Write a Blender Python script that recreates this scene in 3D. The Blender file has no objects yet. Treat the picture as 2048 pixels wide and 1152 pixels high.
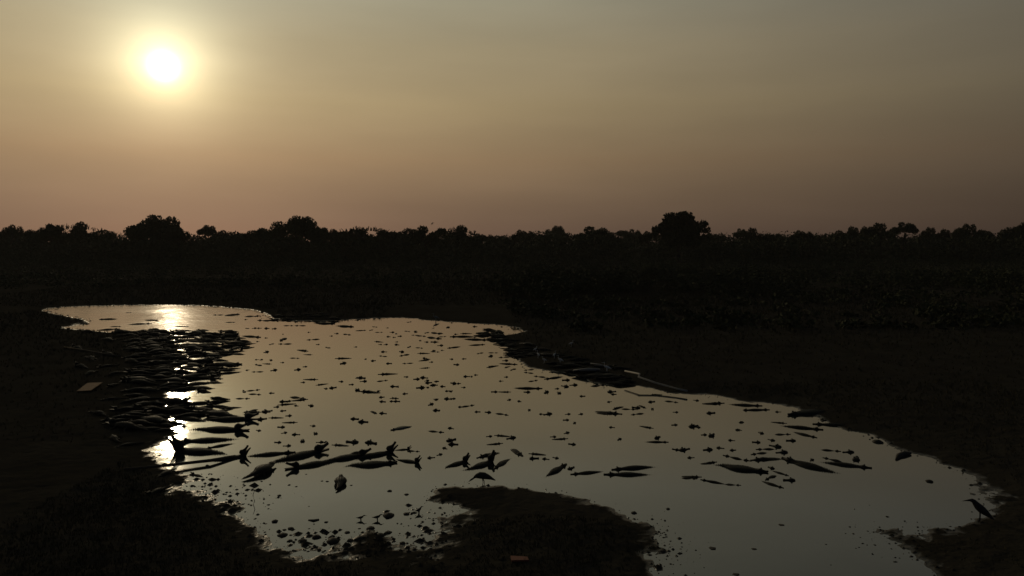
import bpy, math, random
import numpy as np
from mathutils import Vector, Matrix, noise as mnoise

rng = np.random.default_rng(7)
random.seed(7)
R = math.radians
scene = bpy.context.scene
col = scene.collection

# ------------------------------------------------------------------ camera
F = 1462.0                      # focal length in pixels of the 2048 px wide photograph
H = 8.0                         # eye height above the water
PITCH = math.atan((576 - 485) / F)
cam_d = bpy.data.cameras.new('camera')
cam_d.sensor_width = 36.0
cam_d.lens = 36.0 * F / 2048.0
cam_d.clip_start = 0.1
cam_d.clip_end = 9000.0
cam = bpy.data.objects.new('camera', cam_d)
cam.location = (0, 0, H)
cam.rotation_euler = (math.pi / 2 - PITCH, 0, 0)
col.objects.link(cam)
scene.camera = cam


def ray(px, py):
    u, v = (px - 1024) / F, (576 - py) / F
    c, s = math.cos(PITCH), math.sin(PITCH)
    return Vector((u, c + v * s, -s + v * c))


def P(px, py, z=0.0):
    """point of the place at height z that the photograph shows at (px, py)"""
    d = ray(px, py)
    t = (z - H) / d.z
    return Vector((d.x * t, d.y * t, z))


def PY(px, py, y):
    """point at distance y along the view that the photograph shows at (px, py)"""
    d = ray(px, py)
    t = y / d.y
    return Vector((d.x * t, y, H + d.z * t))


# ------------------------------------------------------------------ sky and sun
SUN = ray(327, 133).normalized()
SUN_EL = math.asin(SUN.z)
SUN_AZ = math.atan2(SUN.x, SUN.y)          # from +Y towards +X
world = bpy.data.worlds.new('World')
scene.world = world
world.use_nodes = True
wt = world.node_tree
wt.nodes.clear()


def wn(kind, **kw):
    n = wt.nodes.new(kind)
    for k, v in kw.items():
        setattr(n, k, v)
    return n


def wmath(op, a, b=None, clamp=False):
    n = wn('ShaderNodeMath', operation=op, use_clamp=clamp)
    for i, v in enumerate((a, b)):
        if v is None:
            continue
        if hasattr(v, 'links'):
            wt.links.new(v, n.inputs[i])
        else:
            n.inputs[i].default_value = v
    return n.outputs[0]


def wvec(op, a, b):
    n = wn('ShaderNodeVectorMath', operation=op)
    for i, v in enumerate((a, b)):
        if hasattr(v, 'links'):
            wt.links.new(v, n.inputs[i])
        else:
            n.inputs[i].default_value = v
    return n


def wscale(vec, fac):
    n = wn('ShaderNodeVectorMath', operation='SCALE')
    if hasattr(vec, 'links'):
        wt.links.new(vec, n.inputs[0])
    else:
        n.inputs[0].default_value = vec
    wt.links.new(fac, n.inputs['Scale'])
    return n.outputs[0]


sky = wn('ShaderNodeTexSky', sky_type='NISHITA', sun_disc=False, sun_elevation=SUN_EL,
         sun_rotation=SUN_AZ, altitude=100, air_density=1.0, dust_density=0.5, ozone_density=1.0)
tc = wn('ShaderNodeTexCoord')
nrm = wn('ShaderNodeVectorMath', operation='NORMALIZE')
wt.links.new(tc.outputs['Generated'], nrm.inputs[0])
dirv = nrm.outputs[0]
cosang = wvec('DOT_PRODUCT', dirv, tuple(SUN)).outputs['Value']
ang = wmath('MULTIPLY', wmath('ARCCOSINE', cosang), 180 / math.pi)       # degrees away from the sun
sep = wn('ShaderNodeSeparateXYZ')
wt.links.new(dirv, sep.inputs[0])
elev = wmath('MAXIMUM', sep.outputs['Z'], 0.0)


def falloff(deg):
    return wmath('EXPONENT', wmath('MULTIPLY', ang, -1.0 / deg))


# smoky air scatters the sunlight forward: a bright aureole inside a broad glow
broad = wscale((0.326, 0.222, 0.080), wmath('EXPONENT', wmath('MULTIPLY', wmath('POWER', wmath('DIVIDE', ang, 54.5), 2.0), -1.0)))
glow = wscale((1.80, 1.53, 0.82), falloff(2.05))
core = wscale((3.0, 2.9, 2.5), wmath('EXPONENT', wmath('MULTIPLY', wmath('POWER', wmath('DIVIDE', ang, 0.64), 2.0), -1.0)))
# thick smoke low down dims and reddens the light, thin smoke above leaves it cooler
smoke = wn('ShaderNodeValToRGB')
STOPS = [(0, .315, .29, .56), (.05, .49, .43, .60), (.11, .75, .66, .73), (.18, 1, 1, 1.06), (.25, 1.062, 1.164, 1.381), (.32, 1.03, 1.287, 1.80), (.45, .62, .85, 1.30), (1, .36, .50, .80)]
els = smoke.color_ramp.elements
while len(els) < len(STOPS):
    els.new(.5)
for e_, (p_, r_, g_, b_) in zip(els, STOPS):
    e_.position = p_
    e_.color = (r_ * .5, g_ * .5, b_ * .5, 1)
wt.links.new(elev, smoke.inputs[0])
# very soft, wide streaks of smoke
mp = wn('ShaderNodeMapping')
mp.inputs['Scale'].default_value = (2.0, 2.0, 11.0)
wt.links.new(dirv, mp.inputs['Vector'])
nz = wn('ShaderNodeTexNoise')
nz.inputs['Scale'].default_value = 1.6
nz.inputs['Detail'].default_value = 4.0
wt.links.new(mp.outputs[0], nz.inputs['Vector'])
streak = wmath('ADD', wmath('MULTIPLY', nz.outputs['Fac'], 0.28), 0.86)
base = wn('ShaderNodeVectorMath', operation='MULTIPLY')
wt.links.new(sky.outputs[0], base.inputs[0])
base.inputs[1].default_value = (0.0080, 0.0080, 0.0080)
s1 = wvec('ADD', broad, base.outputs[0]).outputs[0]
s2 = wvec('ADD', s1, glow).outputs[0]
s3 = wvec('MULTIPLY', s2, smoke.outputs[0]).outputs[0]
s4 = wscale(s3, wmath('MULTIPLY', streak, 2.0))
s5 = wvec('ADD', s4, core).outputs[0]
bg = wn('ShaderNodeBackground')
bg.inputs['Strength'].default_value = 1.0
wt.links.new(s5, bg.inputs['Color'])
wo = wn('ShaderNodeOutputWorld')
wt.links.new(bg.outputs[0], wo.inputs['Surface'])

sun_d = bpy.data.lights.new('sun', 'SUN')
sun_d.energy = 0.28
sun_d.angle = R(0.8)
sun_d.color = (1.0, 0.80, 0.52)
sun = bpy.data.objects.new('sun', sun_d)
sun.rotation_euler = (-SUN).to_track_quat('-Z', 'Y').to_euler()
sun.location = SUN * 400
col.objects.link(sun)

scene.view_settings.view_transform = 'Standard'
scene.view_settings.look = 'None'
scene.view_settings.exposure = 0.0
scene.view_settings.gamma = 1.0
scene.cycles.use_denoising = True
scene.cycles.max_bounces = 5
scene.cycles.diffuse_bounces = 2
scene.cycles.glossy_bounces = 3
scene.cycles.transparent_max_bounces = 4
scene.cycles.sample_clamp_indirect = 8.0


# ------------------------------------------------------------------ helpers
def tag(o, label=None, cat=None, group=None, kind=None):
    if label:
        n = len(label.split())
        assert 4 <= n <= 16, label
        o['label'] = label
    if cat:
        o['category'] = cat
    if group:
        o['group'] = group
    if kind:
        o['kind'] = kind
    return o


def link(o, parent=None):
    col.objects.link(o)
    if parent is not None:
        o.parent = parent
    return o


def empty(name, loc=(0, 0, 0), rz=0.0):
    o = bpy.data.objects.new(name, None)
    o.location = loc
    o.rotation_euler = (0, 0, rz)
    o.empty_display_size = 0.3
    return link(o)


def mesh_np(name, verts, faces, mat, smooth=True):
    """verts (n,3), faces (m,k) arrays -> mesh data, fast"""
    me = bpy.data.meshes.new(name)
    verts = np.asarray(verts, dtype=np.float32)
    faces = np.asarray(faces, dtype=np.int32)
    m, k = faces.shape
    me.vertices.add(len(verts))
    me.vertices.foreach_set('co', verts.ravel())
    me.loops.add(m * k)
    me.loops.foreach_set('vertex_index', faces.ravel())
    me.polygons.add(m)
    me.polygons.foreach_set('loop_start', np.arange(0, m * k, k, dtype=np.int32))
    me.polygons.foreach_set('use_smooth', np.full(m, smooth, dtype=bool))
    me.update(calc_edges=True)
    me.validate()
    me.materials.append(mat)
    return me


class MB:
    """collects rings, tubes and pyramids of one thing"""
    def __init__(self):
        self.v, self.f, self.flat = [], [], set()

    def ring_loft(self, rings, cap0=True, cap1=True):
        n = len(rings[0])
        o = len(self.v)
        for r in rings:
            self.v += [tuple(p) for p in r]
        for i in range(len(rings) - 1):
            for j in range(n):
                a = o + i * n + j
                b = o + i * n + (j + 1) % n
                self.f.append((a, b, b + n, a + n))
        if cap0:
            self.f.append(tuple(o + j for j in reversed(range(n))))
        if cap1:
            q = o + (len(rings) - 1) * n
            self.f.append(tuple(q + j for j in range(n)))

    def tube(self, pts, radii, n=6, flat=1.0):
        pts = [Vector(p) for p in pts]
        rings = []
        for i, p in enumerate(pts):
            t = (pts[min(i + 1, len(pts) - 1)] - pts[max(i - 1, 0)]).normalized()
            up = Vector((0, 0, 1)) if abs(t.z) < 0.95 else Vector((0, 1, 0))
            r = t.cross(up).normalized()
            u = r.cross(t)
            rings.append([p + (r * math.cos(a) + u * math.sin(a) * flat) * radii[i]
                          for a in (2 * math.pi * k / n for k in range(n))])
        self.ring_loft(rings)

    def pyramid(self, c, f, r, u, lx, ly, h):
        o = len(self.v)
        c, f, r, u = Vector(c), Vector(f), Vector(r), Vector(u)
        self.v += [tuple(c + f * lx), tuple(c + r * ly), tuple(c - f * lx), tuple(c - r * ly), tuple(c + u * h - f * lx * .4)]
        for a, b in ((0, 1), (1, 2), (2, 3), (3, 0)):
            self.f.append((o + b, o + a, o + 4))

    def mesh(self, name, mat, smooth=True):
        me = bpy.data.meshes.new(name)
        me.from_pydata(self.v, [], self.f)
        me.update()
        if smooth:
            me.polygons.foreach_set('use_smooth', [True] * len(me.polygons))
        me.materials.append(mat)
        return me

    def build(self, name, mat, parent=None, smooth=True):
        return link(bpy.data.objects.new(name, self.mesh(name, mat, smooth)), parent)


def material(name, base, rough=0.6, noise_scale=4.0, amount=0.35, bump=0.0, bump_scale=30.0, ior=1.45,
             per_object=0.0, second=None, coords='Object', bump_dist=0.02, spec=0.5):
    m = bpy.data.materials.new(name)
    m.use_nodes = True
    t = m.node_tree
    b = t.nodes['Principled BSDF']
    b.inputs['Roughness'].default_value = rough
    b.inputs['IOR'].default_value = ior
    b.inputs['Specular IOR Level'].default_value = spec
    c = t.nodes.new('ShaderNodeTexCoord')
    n = t.nodes.new('ShaderNodeTexNoise')
    n.inputs['Scale'].default_value = noise_scale
    n.inputs['Detail'].default_value = 6
    t.links.new(c.outputs[coords], n.inputs['Vector'])
    mx = t.nodes.new('ShaderNodeMix')
    mx.data_type = 'RGBA'
    dark = tuple(x * (1 - amount) for x in base)
    lite = tuple(x * (1 + amount) for x in base) if second is None else second
    mx.inputs[6].default_value = (*dark, 1)
    mx.inputs[7].default_value = (*lite, 1)
    t.links.new(n.outputs['Fac'], mx.inputs['Factor'])
    out = mx.outputs[2]
    if per_object:
        oi = t.nodes.new('ShaderNodeObjectInfo')
        mr = t.nodes.new('ShaderNodeMapRange')
        mr.inputs['To Min'].default_value = 1 - per_object
        mr.inputs['To Max'].default_value = 1 + per_object
        t.links.new(oi.outputs['Random'], mr.inputs['Value'])
        sc = t.nodes.new('ShaderNodeVectorMath')
        sc.operation = 'SCALE'
        t.links.new(out, sc.inputs[0])
        t.links.new(mr.outputs[0], sc.inputs['Scale'])
        out = sc.outputs[0]
    t.links.new(out, b.inputs['Base Color'])
    if bump:
        n2 = t.nodes.new('ShaderNodeTexNoise')
        n2.inputs['Scale'].default_value = bump_scale
        n2.inputs['Detail'].default_value = 5
        t.links.new(c.outputs[coords], n2.inputs['Vector'])
        bp = t.nodes.new('ShaderNodeBump')
        bp.inputs['Strength'].default_value = bump
        bp.inputs['Distance'].default_value = bump_dist
        t.links.new(n2.outputs['Fac'], bp.inputs['Height'])
        t.links.new(bp.outputs[0], b.inputs['Normal'])
    return m


M_MUD = material('mud', (0.056, 0.050, 0.040), rough=0.95, spec=0.0, noise_scale=0.35, amount=0.45, bump=0.9, bump_scale=5.0, bump_dist=0.06)
# mud close to the water is wet and shines a little
t = M_MUD.node_tree
b = t.nodes['Principled BSDF']
ge = t.nodes.new('ShaderNodeNewGeometry')
sp = t.nodes.new('ShaderNodeSeparateXYZ')
t.links.new(ge.outputs['Position'], sp.inputs[0])
for inp, lo_, hi_ in (('Roughness', .38, .95), ('Specular IOR Level', .45, .0)):
    mr = t.nodes.new('ShaderNodeMapRange')
    mr.inputs['From Min'].default_value = 0.012
    mr.inputs['From Max'].default_value = 0.028
    mr.inputs['To Min'].default_value = lo_
    mr.inputs['To Max'].default_value = hi_
    t.links.new(sp.outputs['Z'], mr.inputs['Value'])
    t.links.new(mr.outputs[0], b.inputs[inp])
M_SKIN = material('caiman_skin', (0.020, 0.019, 0.015), rough=0.6, spec=0.3, noise_scale=9.0, amount=0.4, bump=0.55, bump_scale=42.0, bump_dist=0.012, per_object=0.35)
M_PALE = material('pale_skin', (0.16, 0.14, 0.10), rough=0.30, noise_scale=7.0, amount=0.3, bump=0.3, bump_scale=40.0, bump_dist=0.01)
M_STONE = material('dark_stone', (0.045, 0.038, 0.030), rough=0.7, noise_scale=6.0, amount=0.4, bump=0.6, bump_scale=18.0)
M_PLUME = material('dark_plumage', (0.030, 0.027, 0.025), rough=0.7, noise_scale=20.0, amount=0.4)
M_WHITE = material('white_plumage', (0.75, 0.73, 0.68), rough=0.75, noise_scale=14.0, amount=0.08)
M_GREY = material('grey_plumage', (0.22, 0.22, 0.22), rough=0.75, noise_scale=14.0, amount=0.25)
M_WOOD = material('weathered_wood', (0.15, 0.115, 0.08), rough=0.8, spec=0.15, noise_scale=5.0, amount=0.35, bump=0.4, bump_scale=24.0)
M_PLY = material('tan_board', (0.26, 0.155, 0.085), rough=0.85, spec=0.15, noise_scale=2.2, amount=0.55, bump=0.2, bump_scale=20.0)
M_BLEACH = material('bleached_wood', (0.36, 0.33, 0.29), rough=0.55, noise_scale=6.0, amount=0.3, bump=0.3, bump_scale=30.0)
M_RED = material('red_clay', (0.24, 0.08, 0.05), rough=0.8, noise_scale=9.0, amount=0.3, bump=0.3, bump_scale=30.0)
M_BARK = material('bark', (0.06, 0.048, 0.038), rough=0.9, noise_scale=3.0, amount=0.4, spec=0.1)
M_LEAF = material('leaves', (0.042, 0.050, 0.022), rough=0.75, noise_scale=0.5, amount=0.4, per_object=0.25, spec=0.1)
M_SCRUB = material('scrub_leaves', (0.060, 0.066, 0.034), rough=0.8, noise_scale=0.08, amount=0.45, spec=0.1)
M_GRASS = material('dry_grass', (0.075, 0.066, 0.036), rough=0.85, noise_scale=0.15, amount=0.4, spec=0.1)

# water: murky, brown, nearly flat
M_WATER = bpy.data.materials.new('muddy_water')
M_WATER.use_nodes = True
t = M_WATER.node_tree
b = t.nodes['Principled BSDF']
b.inputs['Base Color'].default_value = (0.020, 0.029, 0.030, 1)
b.inputs['IOR'].default_value = 2.8
c = t.nodes.new('ShaderNodeTexCoord')
n1 = t.nodes.new('ShaderNodeTexNoise')
n1.inputs['Scale'].default_value = 1.1
n1.inputs['Detail'].default_value = 3
t.links.new(c.outputs['Object'], n1.inputs['Vector'])
n2 = t.nodes.new('ShaderNodeTexNoise')
n2.inputs['Scale'].default_value = 7.0
n2.inputs['Detail'].default_value = 2
t.links.new(c.outputs['Object'], n2.inputs['Vector'])
ad = t.nodes.new('ShaderNodeMath')
ad.operation = 'MULTIPLY_ADD'
ad.inputs[1].default_value = 0.10
t.links.new(n2.outputs['Fac'], ad.inputs[0])
t.links.new(n1.outputs['Fac'], ad.inputs[2])
n3 = t.nodes.new('ShaderNodeTexNoise')
n3.inputs['Scale'].default_value = 0.10
n3.inputs['Detail'].default_value = 5
n3.inputs['Distortion'].default_value = 1.2
t.links.new(c.outputs['Object'], n3.inputs['Vector'])
rr_ = t.nodes.new('ShaderNodeMapRange')
rr_.inputs['From Min'].default_value = 0.35
rr_.inputs['From Max'].default_value = 0.7
rr_.inputs['To Min'].default_value = 0.02
rr_.inputs['To Max'].default_value = 0.07
t.links.new(n3.outputs['Fac'], rr_.inputs['Value'])
# the crowd keeps the water stirred on the left
px_ = t.nodes.new('ShaderNodeSeparateXYZ')
t.links.new(c.outputs['Object'], px_.inputs[0])
stir = t.nodes.new('ShaderNodeMapRange')
stir.interpolation_type = 'SMOOTHSTEP'
stir.inputs['From Min'].default_value = -3.4
stir.inputs['From Max'].default_value = -7.5
bank = t.nodes.new('ShaderNodeMath')               # distance from the crowded left bank, which runs obliquely
bank.operation = 'MULTIPLY_ADD'
bank.inputs[1].default_value = 0.28
t.links.new(px_.outputs['Y'], bank.inputs[0])
t.links.new(px_.outputs['X'], bank.inputs[2])
t.links.new(bank.outputs[0], stir.inputs['Value'])
ra = t.nodes.new('ShaderNodeMath')
ra.operation = 'MULTIPLY_ADD'
ra.inputs[1].default_value = 0.075
t.links.new(stir.outputs[0], ra.inputs[0])
t.links.new(rr_.outputs[0], ra.inputs[2])
t.links.new(ra.outputs[0], b.inputs['Roughness'])
sb = t.nodes.new('ShaderNodeMath')
sb.operation = 'MULTIPLY_ADD'
sb.inputs[1].default_value = 0.75
sb.inputs[2].default_value = 0.05
t.links.new(stir.outputs[0], sb.inputs[0])
bp = t.nodes.new('ShaderNodeBump')
t.links.new(sb.outputs[0], bp.inputs['Strength'])
bp.inputs['Distance'].default_value = 0.03
t.links.new(ad.outputs[0], bp.inputs['Height'])
t.links.new(bp.outputs[0], b.inputs['Normal'])

# ------------------------------------------------------------------ pond outline (photograph pixels -> ground)
SHORE = [(86, 622), (105, 615), (150, 612.5), (250, 610), (340, 609.5), (420, 612), (470, 615.5), (520, 622), (532, 630), (548, 638),
         (580, 642), (640, 642), (700, 639), (760, 636), (810, 635), (860, 641), (920, 645), (960, 647), (1000, 650), (1030, 655),
         (1048, 661), (1036, 667), (1005, 672), (1000, 682), (1018, 696), (1038, 708), (1042, 728), (1080, 740), (1120, 744),
         (1165, 753), (1186, 768), (1215, 772), (1245, 770), (1290, 773), (1325, 784), (1375, 790), (1410, 790), (1456, 794),
         (1464, 802), (1530, 805), (1570, 812), (1600, 820), (1635, 834), (1655, 845), (1685, 858), (1730, 866), (1752, 875),
         (1772, 888), (1800, 903), (1826, 908), (1860, 917), (1885, 930), (1915, 940), (1942, 951), (1956, 962), (1968, 978),
         (1976, 996), (1984, 1012), (1978, 1030), (1950, 1043), (1915, 1055), (1850, 1062), (1800, 1062), (1742, 1056), (1775, 1073),
         (1805, 1092), (1830, 1108), (1846, 1130), (1868, 1152), (1875, 1210), (1800, 1330), (1400, 1330), (1330, 1210),
         (1318, 1150), (1306, 1126), (1338, 1106), (1312, 1086), (1326, 1062), (1300, 1049), (1265, 1034), (1222, 1018),
         (1180, 1003), (1140, 994), (1100, 985), (1062, 977), (1030, 973), (990, 971), (930, 972), (874, 974), (858, 984), (868, 1002),
         (900, 1010), (938, 1019), (900, 1030), (868, 1036), (880, 1052), (862, 1070), (886, 1092), (880, 1112), (845, 1108), (825, 1092),
         (790, 1080), (752, 1066), (736, 1058), (727, 1071), (702, 1080), (690, 1095), (665, 1108), (610, 1108), (565, 1100), (536, 1084), (522, 1062), (500, 1040), (470, 1026),
         (455, 1000), (428, 984), (390, 986), (364, 976), (385, 962), (372, 948), (330, 938), (304, 915), (308, 886), (345, 874),
         (352, 850), (330, 825), (330, 800), (345, 770), (350, 735), (340, 700), (330, 682), (290, 674), (270, 668), (220, 664), (175, 661),
         (132, 656), (165, 648), (185, 641), (130, 632)]
OUT = np.array([P(x, y)[:2] for x, y in SHORE])


def smooth_poly(p, it=1):
    for _ in range(it):
        a, b2 = p, np.roll(p, -1, 0)
        q = np.empty((len(p) * 2, 2))
        q[0::2] = a * .75 + b2 * .25
        q[1::2] = a * .25 + b2 * .75
        p = q
    return p


OUT = smooth_poly(OUT, 1)


def shore_dist(x, y):
    """signed distance to the waterline, positive on land (arrays)"""
    x = np.asarray(x, float)
    y = np.asarray(y, float)
    best = np.full(x.shape, 1e9)
    inside = np.zeros(x.shape, bool)
    n = len(OUT)
    for i in range(n):
        ax, ay = OUT[i]
        bx, by = OUT[(i + 1) % n]
        dx, dy = bx - ax, by - ay
        L2 = dx * dx + dy * dy + 1e-12
        tt = np.clip(((x - ax) * dx + (y - ay) * dy) / L2, 0, 1)
        d2 = (x - ax - tt * dx) ** 2 + (y - ay - tt * dy) ** 2
        best = np.minimum(best, d2)
        if abs(dy) > 1e-12:
            cr = ((ay > y) != (by > y)) & (x < ax + (y - ay) * dx / dy)
            inside ^= cr
    d = np.sqrt(best)
    return np.where(inside, -d, d)


class Waves:
    """cheap smooth value noise from a hashed lattice"""
    def __init__(self, seed):
        self.t = np.random.default_rng(seed).random((256, 256))

    def __call__(self, x, y):
        xi, yi = np.floor(x).astype(int), np.floor(y).astype(int)
        fx, fy = x - xi, y - yi
        fx, fy = fx * fx * (3 - 2 * fx), fy * fy * (3 - 2 * fy)
        T = self.t
        g = lambda a, b3: T[a & 255, b3 & 255]
        return (g(xi, yi) * (1 - fx) + g(xi + 1, yi) * fx) * (1 - fy) + (g(xi, yi + 1) * (1 - fx) + g(xi + 1, yi + 1) * fx) * fy - .5


NZ = [Waves(i) for i in range(6)]
FLATS = [(P(870, 1075), 1.6, 2.6), (P(640, 1100), 2.6, 1.0), (P(470, 1005), 1.6, 1.6), (P(1325, 1100), 0.9, 1.6), (P(1820, 1080), 1.5, 1.6),
         (P(380, 975), 1.2, 1.4), (P(200, 650), 7.0, 5.0), (P(850, 995), .7, .9), (P(1955, 985), 1.0, 2.0)]


def ground_z(x, y):
    x = np.asarray(x, float)
    y = np.asarray(y, float)
    d = shore_dist(x, y)
    near = np.clip(y / 20.0, 0.8, 4.0)
    d = d + NZ[0](x * .9, y * .9) * .35 * near * .5 + NZ[1](x * 2.6, y * 2.6) * .26 * near ** .5 + NZ[2](x * 7, y * 7) * .06
    zl = .30 * (1 - np.exp(-np.maximum(d, 0) / 2.6)) + .18 * (1 - np.exp(-np.maximum(d, 0) / 14.0))
    zi = -.45 * (1 - np.exp(np.minimum(d, 0) / 1.5))
    z = np.where(d > 0, zl, zi)
    rough = NZ[3](x * 1.7, y * 1.7) * .05 + NZ[4](x * 4.3, y * 4.3) * .045 + NZ[5](x * 9.7, y * 9.7) * .035
    w = np.zeros_like(z)
    for c0, rx, ry in FLATS:
        w = np.maximum(w, np.exp(-((x - c0.x) / rx) ** 2 - ((y - c0.y) / ry) ** 2))
    z = z * (1 - .72 * w) + rough * (np.clip(d * .8 + .3, 0, 1) * (1 - w) + w * 1.25) * np.where(d > -1.2, 1, 0)
    return z


def axis(stops):
    """stops: [(position, spacing), ...] -> increasing coordinates with the spacing interpolated"""
    out = [stops[0][0]]
    for (a, sa), (b4, sb) in zip(stops, stops[1:]):
        while out[-1] < b4:
            tt = (out[-1] - a) / (b4 - a)
            out.append(out[-1] + sa * (1 - tt) + sb * tt)
    return np.array(out)


gx = axis([(-3500, 500), (-300, 30), (-60, 1.0), (-35, .28), (-14, .13), (14, .13), (20, .2), (35, .5), (60, 2.0), (300, 30), (3500, 500)])
gy = axis([(-60, 8), (8, 1.5), (14.5, .12), (26, .10), (34, .16), (60, .28), (100, .5), (125, 2), (300, 25), (1000, 200), (6500, 700)])
GX, GY = np.meshgrid(gx, gy)
zz = np.full(GX.shape, 0.42)
m_in = (np.abs(GX) < 75) & (GY > 8) & (GY < 135)
zz[m_in] = ground_z(GX[m_in], GY[m_in])
nx, ny = len(gx), len(gy)
ii = np.arange(nx * ny).reshape(ny, nx)
quads = np.stack([ii[:-1, :-1].ravel(), ii[:-1, 1:].ravel(), ii[1:, 1:].ravel(), ii[1:, :-1].ravel()], 1)
ground = link(bpy.data.objects.new('ground', mesh_np('ground', np.stack([GX.ravel(), GY.ravel(), zz.ravel()], 1), quads, M_MUD)))
tag(ground, kind='structure')


def gz(x, y):
    return float(ground_z(np.array([x]), np.array([y]))[0])


lo, hi = OUT.min(0) - 6, OUT.max(0) + 6
water = link(bpy.data.objects.new('water', mesh_np('water', [(lo[0], lo[1], 0), (hi[0], lo[1], 0), (hi[0], hi[1], 0), (lo[0], hi[1], 0)], [(0, 1, 2, 3)], M_WATER)))
tag(water, kind='structure')


# ------------------------------------------------------------------ leaves, trees, scrub
def leaf_quads(c, size, r):
    """c (n,3) centres -> small irregular four-sided leaf clumps"""
    n = len(c)
    a = r.normal(size=(n, 3))
    a /= np.linalg.norm(a, axis=1)[:, None]
    b5 = np.cross(a, r.normal(size=(n, 3)))
    b5 /= np.linalg.norm(b5, axis=1)[:, None]
    s1 = (size * r.uniform(.5, 1.3, n))[:, None]
    s2 = (size * r.uniform(.3, .9, n))[:, None]
    v = np.stack([c + a * s1, c + b5 * s2, c - a * s1 * r.uniform(.5, 1, (n, 1)), c - b5 * s2], 1).reshape(-1, 3)
    f = np.arange(4 * n).reshape(n, 4)
    return v, f


LONE = [(0, .76, .24), (-.33, .66, .25), (.34, .68, .25), (-.1, .50, .33), (.45, .46, .28), (-.52, .46, .25), (-.78, .38, .15), (-.92, .28, .11), (.80, .52, .14),
        (.88, .36, .12), (.84, .18, .12), (0, .22, .40), (.45, .15, .32), (-.40, .15, .32), (.15, .6, .3), (-.25, .3, .34), (.3, .3, .34)]


def crown_mesh(kind, seed):
    """unit crown: about -1..1 across, 0..1 high"""
    r = np.random.default_rng(seed)
    pts = []
    n_l = {'dome': 26, 'umbrella': 20, 'ragged': 22, 'round': 14, 'spiky': 16, 'flat': 12, 'lone': 34}[kind]
    for i in range(n_l):
        th = r.uniform(0, 2 * math.pi)
        rad = math.sqrt(r.uniform(0, 1)) * .86
        x, y = rad * math.cos(th), rad * math.sin(th)
        prof = math.sqrt(max(0, 1 - (rad / 1.0) ** 2))
        if kind in ('dome', 'round'):
            z = .04 + .78 * prof * r.uniform(.45, 1.0)
            s = r.uniform(.17, .30)
        elif kind in ('umbrella', 'flat'):
            z = .66 + .20 * prof * r.uniform(.5, 1) - .12 * rad
            s = r.uniform(.16, .26)
        elif kind == 'lone':
            x, z, s = LONE[i % len(LONE)]
            x, z = x + r.uniform(-.04, .04), z + r.uniform(-.04, .04)
            y = r.uniform(-.5, .5) * math.sqrt(max(.05, 1 - x * x))
            s *= r.uniform(.85, 1.1)
        else:
            z = .1 + .70 * prof ** .6 * r.uniform(.3, 1.0)
            s = r.uniform(.14, .26)
        m = int(330 * (s / .25) ** 2)
        q = r.normal(size=(m, 3))
        q /= np.linalg.norm(q, axis=1)[:, None]
        q *= (r.uniform(.2, 1.12, m) ** .5 * s)[:, None]
        q[:, 2] *= .5 if kind in ('umbrella', 'flat') else .75
        pts.append(q + [x, y, z])
    c = np.concatenate(pts)
    v, f = leaf_quads(c, .05, r)
    if kind == 'spiky':                       # upright fronds breaking the outline
        k = 90
        x = r.uniform(-.95, .95, k)
        y = r.uniform(-.8, .8, k)
        z0 = .45 + .25 * (1 - x * x)
        h = r.uniform(.06, .17, k)
        lean = r.normal(0, .08, k)
        bl = np.stack([np.stack([x - .022, y, z0], 1), np.stack([x + .022, y, z0], 1), np.stack([x + lean + .012, y, z0 + h], 1), np.stack([x + lean - .012, y, z0 + h], 1)], 1).reshape(-1, 3)
        f = np.concatenate([f, np.arange(4 * k).reshape(k, 4) + len(v)])
        v = np.concatenate([v, bl])
    return mesh_np('crown', v, f, M_LEAF, smooth=False)


CROWNS = {k: [crown_mesh(k, 40 + 7 * i + j) for j in range(2)] for i, k in enumerate(('dome', 'umbrella', 'ragged', 'round', 'spiky', 'flat', 'lone'))}


def trunk_mesh(seed):
    """unit trunk with limbs, 1 high, reaching into the crown"""
    r = random.Random(seed)
    mb = MB()
    mb.tube([(0, 0, -.03), (r.uniform(-.02, .02), r.uniform(-.02, .02), .25), (r.uniform(-.03, .03), 0, .5), (r.uniform(-.05, .05), 0, .72)],
            [.035, .027, .021, .012], 7)
    for k in range(6):
        a = k * 1.05 + r.uniform(-.4, .4)
        z = r.uniform(.34, .56)
        q = r.uniform(.14, .26)
        mb.tube([(0, 0, z), (math.cos(a) * q * .5, math.sin(a) * q * .5, z + .12), (math.cos(a) * q, math.sin(a) * q, z + r.uniform(.18, .3))],
                [.013, .009, .004], 5)
    return mb.mesh('trunk', M_BARK)


TRUNKS = [trunk_mesh(i) for i in range(4)]
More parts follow.
